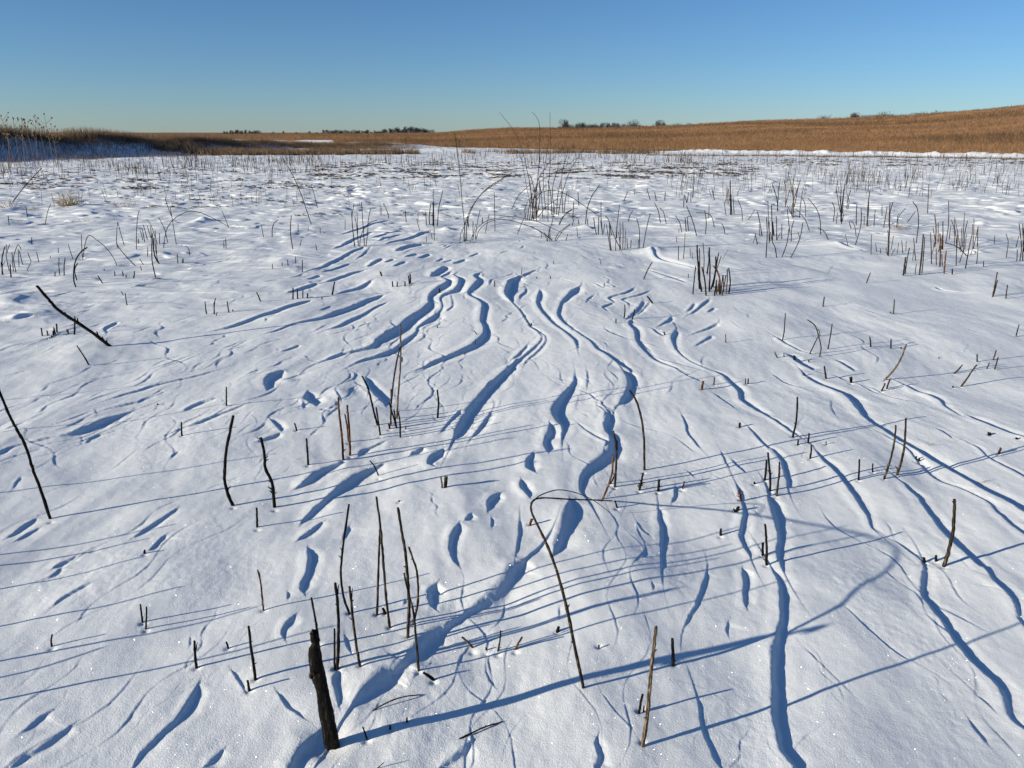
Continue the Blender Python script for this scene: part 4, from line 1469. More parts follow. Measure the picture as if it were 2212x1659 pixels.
def build_ground():
    az_b = hill_base(GA)
    wob = 2.0 * gnoise(GX / 5, GY / 5, 12) + 1.0 * gnoise(GX / 1.6, GY / 1.6, 14)
    hillm = (GR > az_b + wob * np.clip(az_b / 90, 0.5, 3) * 0.4)
    fh = hillm[:-1, :-1]
    idx = np.arange(NR * NA).reshape(NR, NA)
    quads = np.stack([idx[:-1, :-1], idx[:-1, 1:], idx[1:, 1:], idx[1:, :-1]], -1)[..., ::-1]
    allv = np.stack([GX, GY, Z], -1).reshape(-1, 3)
    def make(name, mask, mat, extra=None):
        q = quads[mask]
        used = np.unique(q)
        remap = np.full(NR * NA + 1, -1, np.int64); remap[used] = np.arange(len(used))
        v = allv[used]; q = remap[q]
        if extra is not None:
            v = np.vstack([v, extra])
        me = bpy.data.meshes.new(name)
        me.vertices.add(len(v)); me.vertices.foreach_set('co', v.astype(np.float32).ravel())
        nq = len(q)
        me.loops.add(nq * 4); me.loops.foreach_set('vertex_index', q.astype(np.int32).ravel())
        me.polygons.add(nq)
        me.polygons.foreach_set('loop_start', np.arange(0, nq * 4, 4, dtype=np.int32))
        me.polygons.foreach_set('use_smooth', np.ones(nq, dtype=bool))
        me.update(calc_edges=True)
        me.materials.append(mat)
        o = bpy.data.objects.new(name, me); COL.objects.link(o)
        tag(o, kind='structure')
        return o
    make('snow_ground', ~fh, M_SNOW)
    make('hills', fh, M_HILL)
build_ground()
# snow under the photographer's feet, inside the innermost ring
mb_ = MB()
n_ = 48
ring = [(0.56 * math.sin(2 * math.pi * k / n_), 0.56 * math.cos(2 * math.pi * k / n_), ground_z(0.56 * math.sin(2 * math.pi * k / n_), 0.56 * math.cos(2 * math.pi * k / n_)) - 0.004) for k in range(n_)]
mb_.add([(0, 0, -0.004)] + ring, [(0, 1 + (k + 1) % n_, 1 + k) for k in range(n_)])
tag(mesh_obj('ground', mb_.v, mb_.f, M_SNOW), kind='structure')

# ---------------------------------------------------------------- the split black stake
def build_stake():
    Y0 = STAKE_XY[1]
    base = Vector((STAKE_XY[0], Y0, ground_z(*STAKE_XY)))
    root = empty('charred_stake', base)
    tag(root, 'thick split black stake with a jagged broken top, largest in the foreground', 'stake')
    # outline rows read from the photograph: left edge, right edge, row (tile D2)
    rows = [(575, 700, 1470), (570, 690, 1440), (560, 683, 1380), (548, 665, 1300), (535, 650, 1220), (515, 622, 1100), (500, 605, 1000),
            (475, 585, 920), (452, 570, 850), (444, 556, 780), (440, 545, 710), (446, 530, 650), (466, 528, 620), (474, 524, 580), (468, 521, 545), (462, 518, 528)]
    sides = 18
    rnd = random.Random(3)
    ph = [rnd.uniform(-1, 1) for _ in range(sides)]
    mb = MB(); prev = None
    fine = catmull([(a, b, c) for a, b, c in rows], 4)
    nrow = len(fine)
    for i, (l, r, y) in enumerate(fine):
        fl, fy = to_full('D2', l, y); fr, _ = to_full('D2', r, y)
        yy = Y0 - 0.09 * i / nrow
        p0 = Vector(at_depth(fl, fy, yy)); p1 = Vector(at_depth(fr, fy, yy))
        c = (p0 + p1) / 2; w = (p1 - p0).length / 2
        for k in range(sides):
            th = 2 * math.pi * k / sides
            g = 1.0
            # long split running up the near side, and ribs of charred grain
            a = (th + math.pi * 0.5) % (2 * math.pi)
            near = abs(((th - 1.5 * math.pi + math.pi) % (2 * math.pi)) - math.pi)
            if i < nrow * 0.62: g -= 0.34 * math.exp(-(near - 0.15 + 0.1 * math.sin(i * .3)) ** 2 / 0.03) * (1 - i / (nrow * 0.62)) ** 0.4
            g += 0.08 * ph[k] + 0.05 * rnd.uniform(-1, 1) + 0.04 * math.sin(k * 5 + i * 0.5)
            p = c + Vector((math.cos(th), math.sin(th) * 0.85, 0)) * w * g
            if i == nrow - 1: p.z += rnd.uniform(-0.006, 0.008)
            mb.v.append(tuple(p - base))
    for i in range(nrow - 1):
        for k in range(sides):
            k2 = (k + 1) % sides
            mb.f.append((i * sides + k, i * sides + k2, (i + 1) * sides + k2, (i + 1) * sides + k))
    mb.f.append(tuple((nrow - 1) * sides + k for k in range(sides)))
    # buried end
    b0 = len(mb.v)
    for k in range(sides): mb.v.append((mb.v[k][0] * 1.02, mb.v[k][1] * 1.02, mb.v[k][2] - 0.05))
    for k in range(sides): mb.f.append((b0 + k, b0 + (k + 1) % sides, (k + 1) % sides, k))
    mesh_obj('trunk', mb.v, mb.f, M_STAKE, root)
    # jagged splinter at the left of the top
    mb = MB()
    def pt(x, y, dy=0.0): return Vector(at_depth(*to_full('D2', x, y), Y0 - 0.088 + dy)) - base
    tube(mb, [pt(492, 600), pt(484, 560), pt(472, 538), pt(455, 528)], [.010, .010, .008, .004], 7, 4, .25)
    tube(mb, [pt(500, 590), pt(492, 545), pt(486, 518)], [.010, .007, .003], 7, 5, .25)
    mesh_obj('splinter', mb.v, mb.f, M_STAKE, root)
    # the old knot half way up
    mb = MB()
    c = Vector(at_depth(*to_full('D2', 488, 850), Y0 - 0.053)) - base + Vector((0, -0.019, 0))
    for q, (rr, dy) in enumerate(((.0105, .006), (.009, -.002), (.0055, -.0035), (.003, .001))):
        for k in range(12):
            th = 2 * math.pi * k / 12
            mb.v.append((c.x + rr * math.cos(th), c.y + dy, c.z + rr * .9 * math.sin(th)))
    for q in range(3):
        for k in range(12): mb.f.append((q * 12 + k, q * 12 + (k + 1) % 12, (q + 1) * 12 + (k + 1) % 12, (q + 1) * 12 + k))
    mb.f.append(tuple(36 + k for k in range(12)))
    mesh_obj('knot', mb.v, mb.f, M_BROWN, root)
build_stake()

# ---------------------------------------------------------------- the arched cane: one stem that folds over, its two tips back on the snow
def build_cane():
    x, y, z = ground_hit(1262, 1493)
    root = empty('arched_cane', (x, y, z))
    tag(root, 'tall bent cane folding over to touch the snow, right of the split black stake', 'bent cane')
    for (nm, w, pts), sd in zip(CANE, (11, 13)):
        P = [Vector(at_depth(a, b, d)) - Vector((x, y, z)) for a, b, d in pts]
        sm = [Vector(p) for p in catmull([tuple(p) for p in P], 5)]
        if nm == 'stem': sm.insert(0, sm[0] + Vector((0.004, 0, -0.03)))
        r0 = 0.5 * w / FPX * (pts[0][2] * CP + CAM_H * SP)
        n = len(sm); rnd = random.Random(sd)
        rad = [r0 * (1.08 - 0.5 * i / (n - 1)) * (1.18 if rnd.random() < .10 else 1) for i in range(n)]
        mb = MB(); tube(mb, sm, rad, 8, sd, .07)
        if nm == 'stem': add_buds(mb, sm[n // 2:], rad[n // 2:], rnd, 9); add_buds(mb, sm[:n // 2], rad[:n // 2], rnd, 2)
        mesh_obj(nm, mb.v, mb.f, M_BROWN if nm == 'stem' else M_CHAR, root)
build_cane()

o_, b_, Q_, r_ = make_stem('leaning_stick', *STICK, seed=99)
tag(o_, 'long thick black stick slanting up to the left out of the snow', 'stick')

# ---------------------------------------------------------------- the single stems and stubs, each an object with a label of its own
LANDMARKS = [('split black stake', 715, 1605), ('arched cane', 1262, 1493), ('slanting black stick', 237, 748),
             ('wavy stalk at the left edge', 108, 1120), ('bow shaped thick stalk', 503, 1090), ('upright tan and black bunch', 857, 920),
             ('hooked stalk', 1392, 1015), ('twin bent grey stalks', 1922, 1030), ('tall pale foreground stalk', 1388, 1612),
             ('lone thick right hand stalk', 2039, 1223), ('stubby straw tuft', 2119, 1043), ('dense reddish black clump', 1545, 635),
             ('tallest wiry shrub', 1165, 475), ('biggest straw tuft', 700 - 553, 445), ('long looping stem', 353, 535),
             ('bundle of three pale cut stems', 960, 1053), ('bowed hook stem', 164, 620), ('bunch of six thin stems', 785, 530),
             ('curved stalk with a kink', 1770, 770), ('largest reddish brown group', 2030, 575), ('thick dark tuft', 897 - 553, 570),
             ('pale leaning stalk', 1910, 822), ('bushy dark group', 1818, 484), ('tall reddish group', 1713, 471), ('spreading group of burnt stems', 1343, 540),
             ('tall far dark stem', 1578, 464), ('low spray of thin stems', 1188, 521), ('four dark upright stems', 933, 487)]
SPECIAL = {('C1', 0): ('long wavy black stalk running out of the left edge', 'wavy'),
           ('C1', 1): ('thick black stalk bent like a bow, left foreground', 'bow'),
           ('C3', 0): ('tall stalk hooking over to the left at its tip, centre right', 'hook'),
           ('C4', 9): ('left one of the twin bent grey stalks', 'twin'), ('C4', 10): ('right one of the twin bent grey stalks', 'twin'),
           ('D3', 3): ('tall pale thick stalk in the front snow, scorched at its tip', 'pale'),
           ('C4', 13): ('lone thick upright stalk at the right with snow caught on it', 'lone'),
           ('B1', 35): ('long looping stem with both ends in the snow, upper left', 'loop'),
           ('B1', 18): ('bowed hook stem curling over to the right, left field', 'hook'),
           ('B4', 28): ('curved stalk with a kink crossing a straight one, right field', 'curve'),
           ('C4', 21): ('pale leaning stalk in the right field', 'pale')}
ORD = ['nearest', 'second nearest', 'third nearest', 'fourth nearest', 'fifth nearest', 'sixth nearest', 'seventh nearest', 'eighth nearest',
       'ninth nearest', 'tenth nearest', 'eleventh nearest', 'twelfth nearest', 'thirteenth nearest', 'fourteenth nearest', 'fifteenth nearest',
       'sixteenth nearest', 'seventeenth nearest', 'eighteenth nearest', 'nineteenth nearest', 'twentieth nearest', 'twenty-first nearest', 'twenty-second nearest', 'twenty-third nearest', 'twenty-fourth nearest']
made = []
seed = 1000
for tile_, block in STALKS.items():
    for n_, line in enumerate(block.strip().split('\n')):
        seed += 1
        p_, w_, f_ = parse(line)
        fx, fy = to_full(tile_, *p_[0]); tx, ty = to_full(tile_, *p_[-1])
        o, base, Q, r0 = make_stem('burnt_stalk', tile_, line, seed)
        h = max(q.z for q in Q) - base[2]
        made.append((o, tile_, n_, fx, fy, tx, ty, h, r0, f_, p_))
groups = {}
for rec in made:
    o, tile_, n_, fx, fy, tx, ty, h, r0, f_, p_ = rec
    o['category'] = 'stub' if h < 0.07 else 'stalk'
    o.name = 'burnt_stub' if h < 0.07 else 'burnt_stalk'
    o['group'] = 'burnt stems standing in the snow'
    if (tile_, n_) in SPECIAL:
        o['label'] = SPECIAL[(tile_, n_)][0]; continue
    best = min(LANDMARKS, key=lambda L: math.hypot(fx - L[1], (fy - L[2]) * (1.3 + 700.0 / max(fy - 250, 60))))
    dx, dy = fx - best[1], (fy - best[2]) * (1 + 500.0 / max(fy - 250, 60))
    side = ('right of' if dx > 0 else 'left of') if abs(dx) > abs(dy) else ('in front of' if dy > 0 else 'behind')
    groups.setdefault((best[0], side), []).append((math.hypot(dx, dy), rec))
for (lm, side), lst in groups.items():
    lst.sort(key=lambda q: q[0])
    for k, (_, rec) in enumerate(lst):
        o, tile_, n_, fx, fy, tx, ty, h, r0, f_, p_ = rec
        size = 'tiny' if h < 0.035 else 'short' if h < 0.1 else 'tall' if h > 0.22 else 'middling'
        col = 'pale' if 't' in f_ else 'reddish' if 'o' in f_ else 'grey brown' if 'b' in f_ else 'black'
        lean = (tx - fx) / max(fy - ty, 1)
        how = 'leaning left' if lean < -0.22 else 'leaning right' if lean > 0.22 else 'upright'
        kind = 'stub' if h < 0.07 else 'stalk'
        o['label'] = f'{size} {col} {how} {kind}, {ORD[min(k, 23)]} {side} the {lm}'

for tile_, label, block in CLUMPS:
    lines = block.strip().split('\n')
    p_, _, _ = parse(lines[0])
    geo = []
    for k, line in enumerate(lines):
        seed += 1
        geo.append((line, seed))
    xs = [ground_hit(*to_full(tile_, *parse(l)[0][0])) for l, _ in geo]
    c = (sum(q[0] for q in xs) / len(xs), sum(q[1] for q in xs) / len(xs), 0)
    c = (c[0], c[1], ground_z(c[0], c[1]))
    root = empty('burnt_shrub', c)
    tag(root, label, 'shrub', 'burnt shrubs of several stems')
    for line, sd in geo:
        make_stem('stem', tile_, line, sd, parent=root, ploc=c)

for tile_, line, label in TWIGS:
    seed += 1
    o, b, Q, r = make_stem('fallen_twig', tile_, line, seed)
    tag(o, label, 'twig', 'twigs fallen on the snow')

def tuft(tile, x, y, h, spread, blades, label, sd):
    s = TILES[tile][0]
    fx, fy = to_full(tile, x, y)
    bx, by, bz = ground_hit(fx, fy)
    k = s / FPX * (by * CP + CAM_H * SP)           # metres per tile unit here
    rnd = random.Random(sd)
    mb = MB()
    for i in range(blades):
        a = rnd.uniform(0, 2 * math.pi); rr = spread * k * math.sqrt(rnd.random())
        p = Vector((rr * math.cos(a), rr * math.sin(a) * 0.8, -0.01))
        L = h * k * rnd.uniform(0.45, 1.0)
        dirn = Vector((rnd.gauss(0, .5) + .3 * math.cos(a), rnd.gauss(0, .4), 1.0)).normalized()
        if i % 4 == 0: dirn = Vector((rnd.gauss(0, 1), rnd.gauss(0, .8), .5)).normalized()
        bend = Vector((rnd.gauss(0, .3), rnd.gauss(0, .3), -.25)) * L
        q = [p, p + dirn * L * .5 + bend * .12, p + dirn * L + bend * .5]
        r = max(0.0010, 1.25 * k)
        tube(mb, [Vector(t) for t in catmull([tuple(t) for t in q], 3)], [r * f for f in (1, 1, .9, .8, .7, .5, .3)], 4, rnd.randrange(9999), .1)
    dark = any(wd in label for wd in ('dark', 'brown', 'reddish'))
    o = mesh_obj('grass_tuft', mb.v, mb.f, M_WEED if dark else M_STRAW, None, (bx, by, bz))
    tag(o, label, 'grass tuft', 'dry grass tufts in the snow')
for i_, a_ in enumerate(TUFTS): tuft(*a_, sd=500 + i_)

# ---------------------------------------------------------------- stems just outside the left of the view: their shadows cross the foreground
def off_stalk(sx, sy, reach, h, lean, sd):
    """a stalk left of the view whose shadow crosses the left edge at row sy"""
    x, y = ground_pt(sx, sy)
    x -= SUNX * reach; y -= SUNY * reach
    z = ground_z(x, y)
    mb = MB(); rnd = random.Random(sd)
    q = [Vector((0, 0, -.03)), Vector((lean * .3 * h, 0.02 * h, h * .35)), Vector((lean * .8 * h, -.03 * h, h * .7)), Vector((lean * 1.5 * h, 0.02, h))]
    sm = [Vector(t) for t in catmull([tuple(t) for t in q], 5)]
    tube(mb, sm, [0.0042 * (1.1 - .4 * i / len(sm)) for i in range(len(sm))], 7, sd, .1)
    o = mesh_obj('burnt_stalk', mb.v, mb.f, M_CHAR, None, (x, y, z))
    tag(o, 'black stalk just outside the left edge, throwing its shadow into the foreground', 'stalk', 'stalks beyond the left edge')
for i_, (sy_, rc_, h_, ln_) in enumerate(((862, .9, .42, .1), (938, .7, .46, -.1), (1058, .5, .40, .1), (1192, .5, .26, 0), (1212, .4, .20, .1), (1262, .45, .22, -.1),
                                          (1342, .35, .22, .1), (1422, .40, .27, .15), (1462, .5, .20, -.3), (1508, .30, .30, .2))):
    off_stalk(0, sy_, rc_, h_, ln_, 70 + i_)

# ---------------------------------------------------------------- distance: stubble, litter, grass strips, berm weeds, hill grass, trees
def quick_mesh(name, V, F, mat):
    V = np.asarray(V, np.float32); F = np.asarray(F, np.int32)
    me = bpy.data.meshes.new(name)
    me.vertices.add(len(V)); me.vertices.foreach_set('co', V.ravel())
    n = F.shape[1]
    me.loops.add(F.size); me.loops.foreach_set('vertex_index', F.ravel())
    me.polygons.add(len(F)); me.polygons.foreach_set('loop_start', np.arange(0, F.size, n, dtype=np.int32))
    me.update(calc_edges=True)
    me.materials.append(mat)
    o = bpy.data.objects.new(name, me); COL.objects.link(o)
    return o

def gz_many(x, y):
    r = np.hypot(x, y); a = np.arctan2(x, y)
    i = np.clip(np.searchsorted(RS, r) - 1, 0, NR - 2); j = np.clip(np.searchsorted(AZ, a) - 1, 0, NA - 2)
    t = np.clip((r - RS[i]) / (RS[i + 1] - RS[i]), 0, 1); s = np.clip((a - AZ[j]) / (AZ[j + 1] - AZ[j]), 0, 1)
    return (Z[i, j] * (1 - s) + Z[i, j + 1] * s) * (1 - t) + (Z[i + 1, j] * (1 - s) + Z[i + 1, j + 1] * s) * t

def blades(name, x, y, h, w, mat, seed, lean=0.25, per=1, spread=0.0, sway=(0.0, 0.0)):
    """thin three-sided spikes, per of them round every (x, y)"""
    g = np.random.default_rng(seed)
    x = np.repeat(x, per); y = np.repeat(y, per); h = np.repeat(h, per); w = np.repeat(w, per)
    n = len(x)
    x = x + g.normal(0, 1, n) * spread; y = y + g.normal(0, 1, n) * spread
    h = h * g.uniform(0.55, 1.08, n)
    z = gz_many(x, y) - 0.03
    a = g.uniform(0, 2 * np.pi, n)
    lx = g.normal(sway[0], lean, n) * h; ly = g.normal(sway[1], lean, n) * h
    V = np.zeros((n, 4, 3))
    for k in range(3):
        V[:, k, 0] = x + np.cos(a + k * 2.094) * w; V[:, k, 1] = y + np.sin(a + k * 2.094) * w; V[:, k, 2] = z
    V[:, 3, 0] = x + lx; V[:, 3, 1] = y + ly; V[:, 3, 2] = z + h
    b = np.arange(n)[:, None] * 4
    F = np.concatenate([b + np.array([0, 1, 3]), b + np.array([1, 2, 3]), b + np.array([2, 0, 3])])
    return quick_mesh(name, V.reshape(-1, 3), F, mat)

def stems(name, x, y, h, w, mat, seed, lean=0.12):
    """blunt cut stems: tapering three-sided prisms"""
    g = np.random.default_rng(seed)
    n = len(x); z = gz_many(x, y) - 0.02
    a = g.uniform(0, 2 * np.pi, n); lx = g.normal(0, lean, n) * h; ly = g.normal(0, lean, n) * h
    V = np.zeros((n, 6, 3))
    for k in range(3):
        c, s = np.cos(a + k * 2.094), np.sin(a + k * 2.094)
        V[:, k] = np.stack([x + c * w, y + s * w, z], -1)
        V[:, k + 3] = np.stack([x + lx + c * w * .7, y + ly + s * w * .7, z + h], -1)
    b = np.arange(n)[:, None] * 6
    F = np.concatenate([b + np.array(q) for q in ((0, 1, 4, 3), (1, 2, 5, 4), (2, 0, 3, 5))])
    return quick_mesh(name, V.reshape(-1, 3), F, mat)

G = np.random.default_rng(42)
def scatter_px(n, x0, x1, y0, y1, fn=None):
    """ground points spread evenly over a patch of the field, given by the azimuth and distance range of its corners"""
    px = G.uniform(x0, x1, n); py = G.uniform(y0, y1, n)
    v = py - 829.5
    f = FPX * CP - v * SP; d = FPX * SP + v * CP
    t = CAM_H / np.maximum(d, 8)
    X, Y = (px - 1106.0) * t, f * t
    if fn is not None:
        k = fn(X, Y) > G.uniform(0, 1, n)
        X, Y = X[k], Y[k]
    return X, Y

clumpy = lambda X, Y: np.clip(0.15 + 1.3 * gnoise(X / 2.6, Y / 3.4, 201) + 0.5 * gnoise(X / .8, Y / .9, 203), 0.02, 1)
# thin stubble over the far field
xs, ys = [], []
for n_, x0, x1, y0, y1 in ((2300, -60, 700, 336, 385), (2700, 350, 1500, 333, 364), (1200, 1250, 2300, 333, 352), (520, -60, 1000, 385, 450),
                           (420, 1450, 2280, 352, 400), (160, 1150, 1500, 380, 440)):
    X, Y = scatter_px(n_, x0, x1, y0, y1, clumpy); xs.append(X); ys.append(Y)
X = np.concatenate(xs); Y = np.concatenate(ys)
hgt = G.uniform(0.12, 0.42, len(X)) * np.clip(np.hypot(X, Y) / 24, 0.45, 1.25)
o = stems('far_stubble', X, Y, hgt, 0.0055 * np.clip(np.hypot(X, Y) / 20, .8, 2.2), M_STUB, 1)
tag(o, 'countless short brown stubble stems across the far snow', 'stubble', kind='stuff')
# brownish taller stubble on the slope at the right
X0, Y0 = scatter_px(72, 1480, 2290, 350, 425)
X = np.repeat(X0, 8) + G.normal(0, .22, 72 * 8); Y = np.repeat(Y0, 8) + G.normal(0, .28, 72 * 8)
o = stems('slope_stubble', X, Y, G.uniform(.15, .55, len(X)), np.full(len(X), 0.0055), M_BROWN, 2, 0.16)
tag(o, 'countless thin reddish stems on the far right slope', 'stubble', kind='stuff')

# flattened litter: small curled flakes and stalk bits lying on the snow
def litter(n, x0, x1, y0, y1, size, seed):
    X, Y = scatter_px(n, x0, x1, y0, y1, lambda a, b: np.clip(1.7 * gnoise(a / 1.6, b / 1.3, seed) + .5 * gnoise(a / .4, b / .4, seed + 1) + .0, 0, 1))
    g = np.random.default_rng(seed); m = len(X)
    a = g.uniform(0, 2 * np.pi, m); L = g.uniform(.5, 1.6, m) * size; w = g.uniform(.15, .4, m) * size
    z = gz_many(X, Y)
    c, s = np.cos(a), np.sin(a)
    V = np.zeros((m, 5, 3))
    for k, (u, v, h) in enumerate(((-1, -.5, .0), (.1, -1, .05), (1, .3, .02), (0, 1, .04), (-.1, .1, .32))):
        V[:, k] = np.stack([X + c * L * u - s * w * v, Y + s * L * u + c * w * v, z + 0.006 + h * 1.25 * size * g.uniform(.3, 1, m)], -1)
    b = np.arange(m)[:, None] * 5
    F = np.concatenate([b + np.array(q) for q in ((0, 1, 4), (1, 2, 4), (2, 3, 4), (3, 0, 4))])
    return V.reshape(-1, 3), F
Vs, Fs, k = [], [], 0
for args in ((16000, 680, 1640, 350, 386, .10, 301), (6000, -60, 760, 362, 412, .085, 303), (4000, 1550, 2280, 344, 360, .11, 305), (1600, 600, 1250, 395, 470, .05, 307), (1200, 150, 760, 400, 450, .06, 309)):
    V, F = litter(*args); Vs.append(V); Fs.append(F + k); k += len(V)
o = quick_mesh('plant_litter', np.concatenate(Vs), np.concatenate(Fs), M_LITTER)
tag(o, 'brown flattened plant litter showing through the thin snow', 'plant litter', kind='stuff')

# grass strip in the middle distance, left of centre, and the thin fringe along the track at the right
def polar(n, px0, px1, r0, r1, seed):
    g = np.random.default_rng(seed)
    a = g.uniform(px_az(float(px0)), px_az(float(px1)), n); r = g.uniform(r0, r1, n)
    return r * np.sin(a), r * np.cos(a), r, a
x, y, r, a = polar(1750, 330, 900, 57, 61.5, 11)
mid = px_az(640.)
keep = np.abs(r - 59.3 - 1.2 * gnoise(x / 6, y / 3, 5)) < 2.0 * np.clip(1.4 - np.abs(a - mid) / 0.15, 0.1, 1)
x, y = x[keep], y[keep]
o = blades('grass_strip', x, y, np.full(len(x), .52), np.full(len(x), .020), M_WEED, 12, .22, per=5, spread=.16)
tag(o, 'strip of dull brown standing grass in front of the far drifts', 'grass', kind='stuff')
x, y, r, a = polar(900, 1000, 1420, 59, 64, 13)
keep = gnoise(x / 4, y / 3, 19) > -.05
o = blades('grass_strip', x[keep], y[keep], np.full(keep.sum(), .42), np.full(keep.sum(), .02), M_WEED, 14, .25, per=5, spread=.2)
tag(o, 'thin brown weeds along the foot of the hill, centre', 'grass', kind='stuff')
x, y, r, a = polar(1500, 1400, 2320, 53, 57.5, 15)
keep = np.abs(r - 55.6 - .8 * gnoise(x / 5, y / 4, 23)) < .9
o = blades('grass_strip', x[keep], y[keep], np.full(keep.sum(), .14), np.full(keep.sum(), .03), M_WEED, 16, .35, per=4, spread=.12)
tag(o, 'low dark weed line along the front of the snow bank', 'grass', kind='stuff')

# berm weeds
bx0, by0, bx1, by1 = -42.0, 26.0, -13.0, 76.0
ln = math.hypot(bx1 - bx0, by1 - by0); ex, ey = (bx1 - bx0) / ln, (by1 - by0) / ln
n = 6500
s = G.uniform(4, 62, n); d = np.abs(G.normal(0, 3.0, n)) - 0.8
x = bx0 + ex * s - ey * d; y = by0 + ey * s + ex * d
keep = (0.6 + gnoise(x / 2, y / 2, 71)) > G.uniform(0, 1, n)
x, y, s = x[keep], y[keep], s[keep]
hh = 0.75 - 0.35 * sstep(25, 60, s)
o = blades('berm_grass', x, y, hh, np.full(len(x), .016), M_WEED, 17, .22, per=6, spread=.22)
tag(o, 'dense dark brown grass covering the snowy berm at the left', 'grass', kind='stuff')
n = 9000
s = G.uniform(4, 60, n); d = -np.abs(G.normal(0.0, 1.0 + 1.6 * (G.uniform(0, 1, n) < .35), n)) + .2
x = bx0 + ex * s - ey * d; y = by0 + ey * s + ex * d
o = blades('berm_grass', x, y, np.full(n, .42), np.full(n, .010), M_WEED, 18, .3, per=5, spread=.3)
tag(o, 'scattered dark weeds on the shaded front of the berm', 'grass', kind='stuff')

# tall weeds with round seed heads against the sky
def seed_weed(px, top, Y, label, sd):
    rnd = random.Random(sd)
    X, _, ztop = at_depth(px, top, Y)
    z0 = ground_z(X, Y)
    root = empty('seed_weed', (X, Y, z0))
    tag(root, label, 'weed', 'tall seed weeds on the berm')
    H = ztop - z0
    mb = MB()
    lean = rnd.uniform(-.12, .12)
    main = [Vector((0, 0, -.05)), Vector((lean * H * .3, 0, H * .45)), Vector((lean * H, 0, H))]
    tube(mb, [Vector(t) for t in catmull([tuple(t) for t in main], 4)], [.012, .012, .011, .011, .010, .009, .008, .007, .006], 5, sd, .05)
    tips = [main[-1]]
    for k in range(rnd.randint(4, 7)):
        f = rnd.uniform(.5, .92); p = Vector((lean * H * f, 0, H * f))
        q = p + Vector((rnd.uniform(-.3, .3), rnd.uniform(-.2, .2), rnd.uniform(.15, .40)))
        tube(mb, [p, (p + q) / 2 + Vector((0, 0, -.04)), q], [.007, .006, .005], 4, sd + k, .05); tips.append(q)
    for q in tips:
        r = rnd.uniform(.030, .045)
        v = [(q.x + r * math.cos(b) * math.cos(a), q.y + r * math.cos(b) * math.sin(a), q.z + r * 1.15 * math.sin(b)) for b in (-.9, -.2, .5, 1.2) for a in (0, 1.05, 2.09, 3.14, 4.19, 5.24)]
        f = [(6 * i + k, 6 * i + (k + 1) % 6, 6 * i + 6 + (k + 1) % 6, 6 * i + 6 + k) for i in range(3) for k in range(6)] + [tuple(range(5, -1, -1)), tuple(range(18, 24))]
        mesh_obj('seed_head', v, f, M_WEED, root)
    mesh_obj('stem', mb.v, mb.f, M_WEED, root)
words = ['leftmost seed weed on the berm, cut by the left edge', 'second seed weed from the left on the berm', 'third seed weed from the left on the berm',
         'fourth seed weed from the left on the berm', 'fifth seed weed from the left on the berm', 'sixth seed weed from the left on the berm', 'seventh seed weed from the left on the berm',
         'tallest seed weed standing clear above the berm', 'tall seed weed just right of the tallest one on the berm', 'last short seed weed at the right of the berm group']
for k, (px, top) in enumerate(((4, 258), (12, 250), (24, 254), (36, 256), (47, 255), (58, 258), (66, 262), (84, 249), (97, 246), (110, 268))):
    seed_weed(px, top, 36 + (k * 7 % 5) * .8, words[k], 900 + k * 13)

# prairie grass on the hill
n = 80000
a = G.uniform(R(-40), R(40), n); r = np.exp(G.uniform(math.log(58), math.log(420), n))
rb = hill_base(a)
keep = r > rb + 0.6 + 1.5 * gnoise(r * np.sin(a) / 4, r * np.cos(a) / 4, 33)
a, r = a[keep], r[keep]
x, y = r * np.sin(a), r * np.cos(a)
keep = (gnoise(x / 9, y / 5, 83) + 1.1) > G.uniform(0, 1, len(x))
x, y, r = x[keep], y[keep], r[keep]
hh = G.uniform(.40, .72, len(x)); ww = .0155 * np.clip(r / 90, .8, 3)
o = blades('prairie_grass', x, y, hh, ww, M_GRASS, 19, .34, per=5, spread=.34, sway=(.08, -.02))
tag(o, 'tall golden brown prairie grass covering the far hill', 'grass', kind='stuff')
# darker weeds in bands on the hill
n = 26000
a = G.uniform(R(-14), R(40), n); r = np.exp(G.uniform(math.log(62), math.log(245), n))
x, y = r * np.sin(a), r * np.cos(a)
keep = (r > hill_base(a) + .4) & (fbm(x / 40, r / 26, 2, 87) > .30 - .45 * (r < hill_base(a) + 4))
x, y, r = x[keep], y[keep], r[keep]
o = blades('weed_patch', x, y, np.full(len(x), .8), .018 * np.clip(r / 90, .8, 2.6), M_PATCH, 20, .22, per=5, spread=.35)
tag(o, 'darker brown weed bands running across the golden hill', 'weeds', kind='stuff')

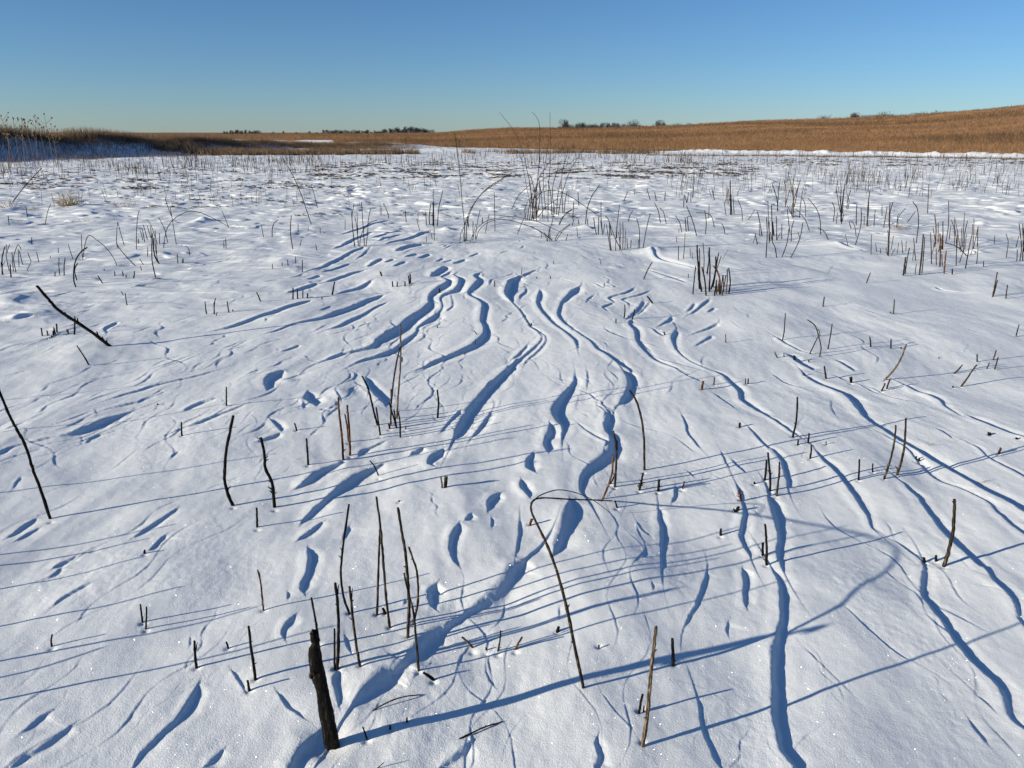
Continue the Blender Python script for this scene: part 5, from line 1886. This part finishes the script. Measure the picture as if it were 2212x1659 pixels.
# trees along the horizon: bare winter crowns
def tree_proto(sd, w, h):
    rnd = random.Random(sd)
    tr = MB()
    tube(tr, [Vector((0, 0, -.5)), Vector((.1, 0, h * .2)), Vector((-.1, .1, h * .45)), Vector((.05, 0, h * .8))], [.30, .24, .17, .05], 6, sd, .1)
    tips = []
    for k in range(9):
        z = h * rnd.uniform(.18, .6); an = rnd.uniform(0, 6.28); L = w * rnd.uniform(.3, .5)
        e = Vector((math.cos(an) * L, math.sin(an) * L, z + L * rnd.uniform(.3, .9)))
        m = Vector((math.cos(an) * L * .5, math.sin(an) * L * .5, z + L * .25))
        tube(tr, [Vector((0, 0, z)), m, e], [.11, .08, .03], 4, sd + k, .1); tips += [m, e]
    cr = MB()
    lobes = [(Vector((rnd.uniform(-.32, .32) * w, rnd.uniform(-.32, .32) * w, h * rnd.uniform(.18, .74))), w * rnd.uniform(.18, .32)) for _ in range(9)]
    for _ in range(1500):
        c, rr = rnd.choice(lobes)
        dv = Vector((rnd.gauss(0, 1), rnd.gauss(0, 1), rnd.gauss(0, .8)))
        dv = dv.normalized() * rr * rnd.random() ** .4
        p = c + dv
        d = (dv.normalized() + Vector((rnd.gauss(0, .4), rnd.gauss(0, .4), .5))).normalized() * rnd.uniform(.35, .9)
        s = Vector((rnd.gauss(0, 1), rnd.gauss(0, 1), rnd.gauss(0, 1))).normalized() * rnd.uniform(.07, .15)
        cr.add([p - s, p + s, p + d], [(0, 1, 2)])
    return tr, cr
protos = []
for k, (w, h) in enumerate(((7.5, 8.0), (9.5, 7.4), (6.0, 9.5), (8.5, 6.2))):
    tr, cr = tree_proto(400 + k, w, h)
    root = empty('bare_tree', (0, 0, 0))
    a_ = mesh_obj('trunk', tr.v, tr.f, M_TRUNK, root); b_ = mesh_obj('crown', cr.v, cr.f, M_TREE, root, smooth=False)
    protos.append([root, a_, b_, False])
def place_tree(px, Y, k, sc, label):
    root, a_, b_, used = protos[k]
    X = (px - 1106.0) / (FPX * CP + 543.5 * SP) * Y
    z = float(gz_many(np.array([X]), np.array([Y]))[0])
    if used:
        r2 = root.copy(); COL.objects.link(r2)
        for ch in (a_, b_):
            c2 = ch.copy(); COL.objects.link(c2); c2.parent = r2
        root = r2
    protos[k][3] = True
    root.location = (X, Y, z); root.scale = (sc, sc, sc); root.rotation_euler = (0, 0, px * 1.7)
    tag(root, label, 'tree', 'bare trees along the horizon')
rt = random.Random(5)
line = []
for px in range(698, 938, 5): line.append((px + rt.uniform(-3, 3), 620, rt.randrange(4), .42 + .40 * max(0, 1 - abs(px - 880) / 60) + rt.uniform(-.07, .12), 'left wood'))
for px in range(484, 560, 6): line.append((px + rt.uniform(-3, 3), 560, rt.randrange(4), rt.uniform(.34, .52), 'far left'))
for px in (590, 612, 640, 668, 684): line.append((px, 700, rt.randrange(4), rt.uniform(.3, .45), 'gap'))
for px in range(1210, 1520, 9): line.append((px + rt.uniform(-4, 4), 640, rt.randrange(4), rt.uniform(.62, .82) + (.28 if px in (1219, 1363, 1426) else 0), 'centre'))
for px in list(range(1840, 1935, 8)) + list(range(1960, 2090, 10)) + [1778, 1812, 2196, 2208, 2220]: line.append((px + rt.uniform(-4, 4), 430, rt.randrange(4), rt.uniform(.72, .95), 'right'))
names = {'left wood': 'dark bare tree in the distant wood left of the hill', 'far left': 'small bare tree on the far horizon behind the berm end',
         'gap': 'tiny bare tree on the open horizon left of the wood', 'centre': 'bare tree peeping over the hill top behind the tallest shrub',
         'right': 'bare tree top showing over the right hill crest'}
for px, Y, k, sc, where in line:
    place_tree(px, Y, k, sc * (1.3 if where == 'centre' else 1.1 if where == 'right' else 0.85), names[where])
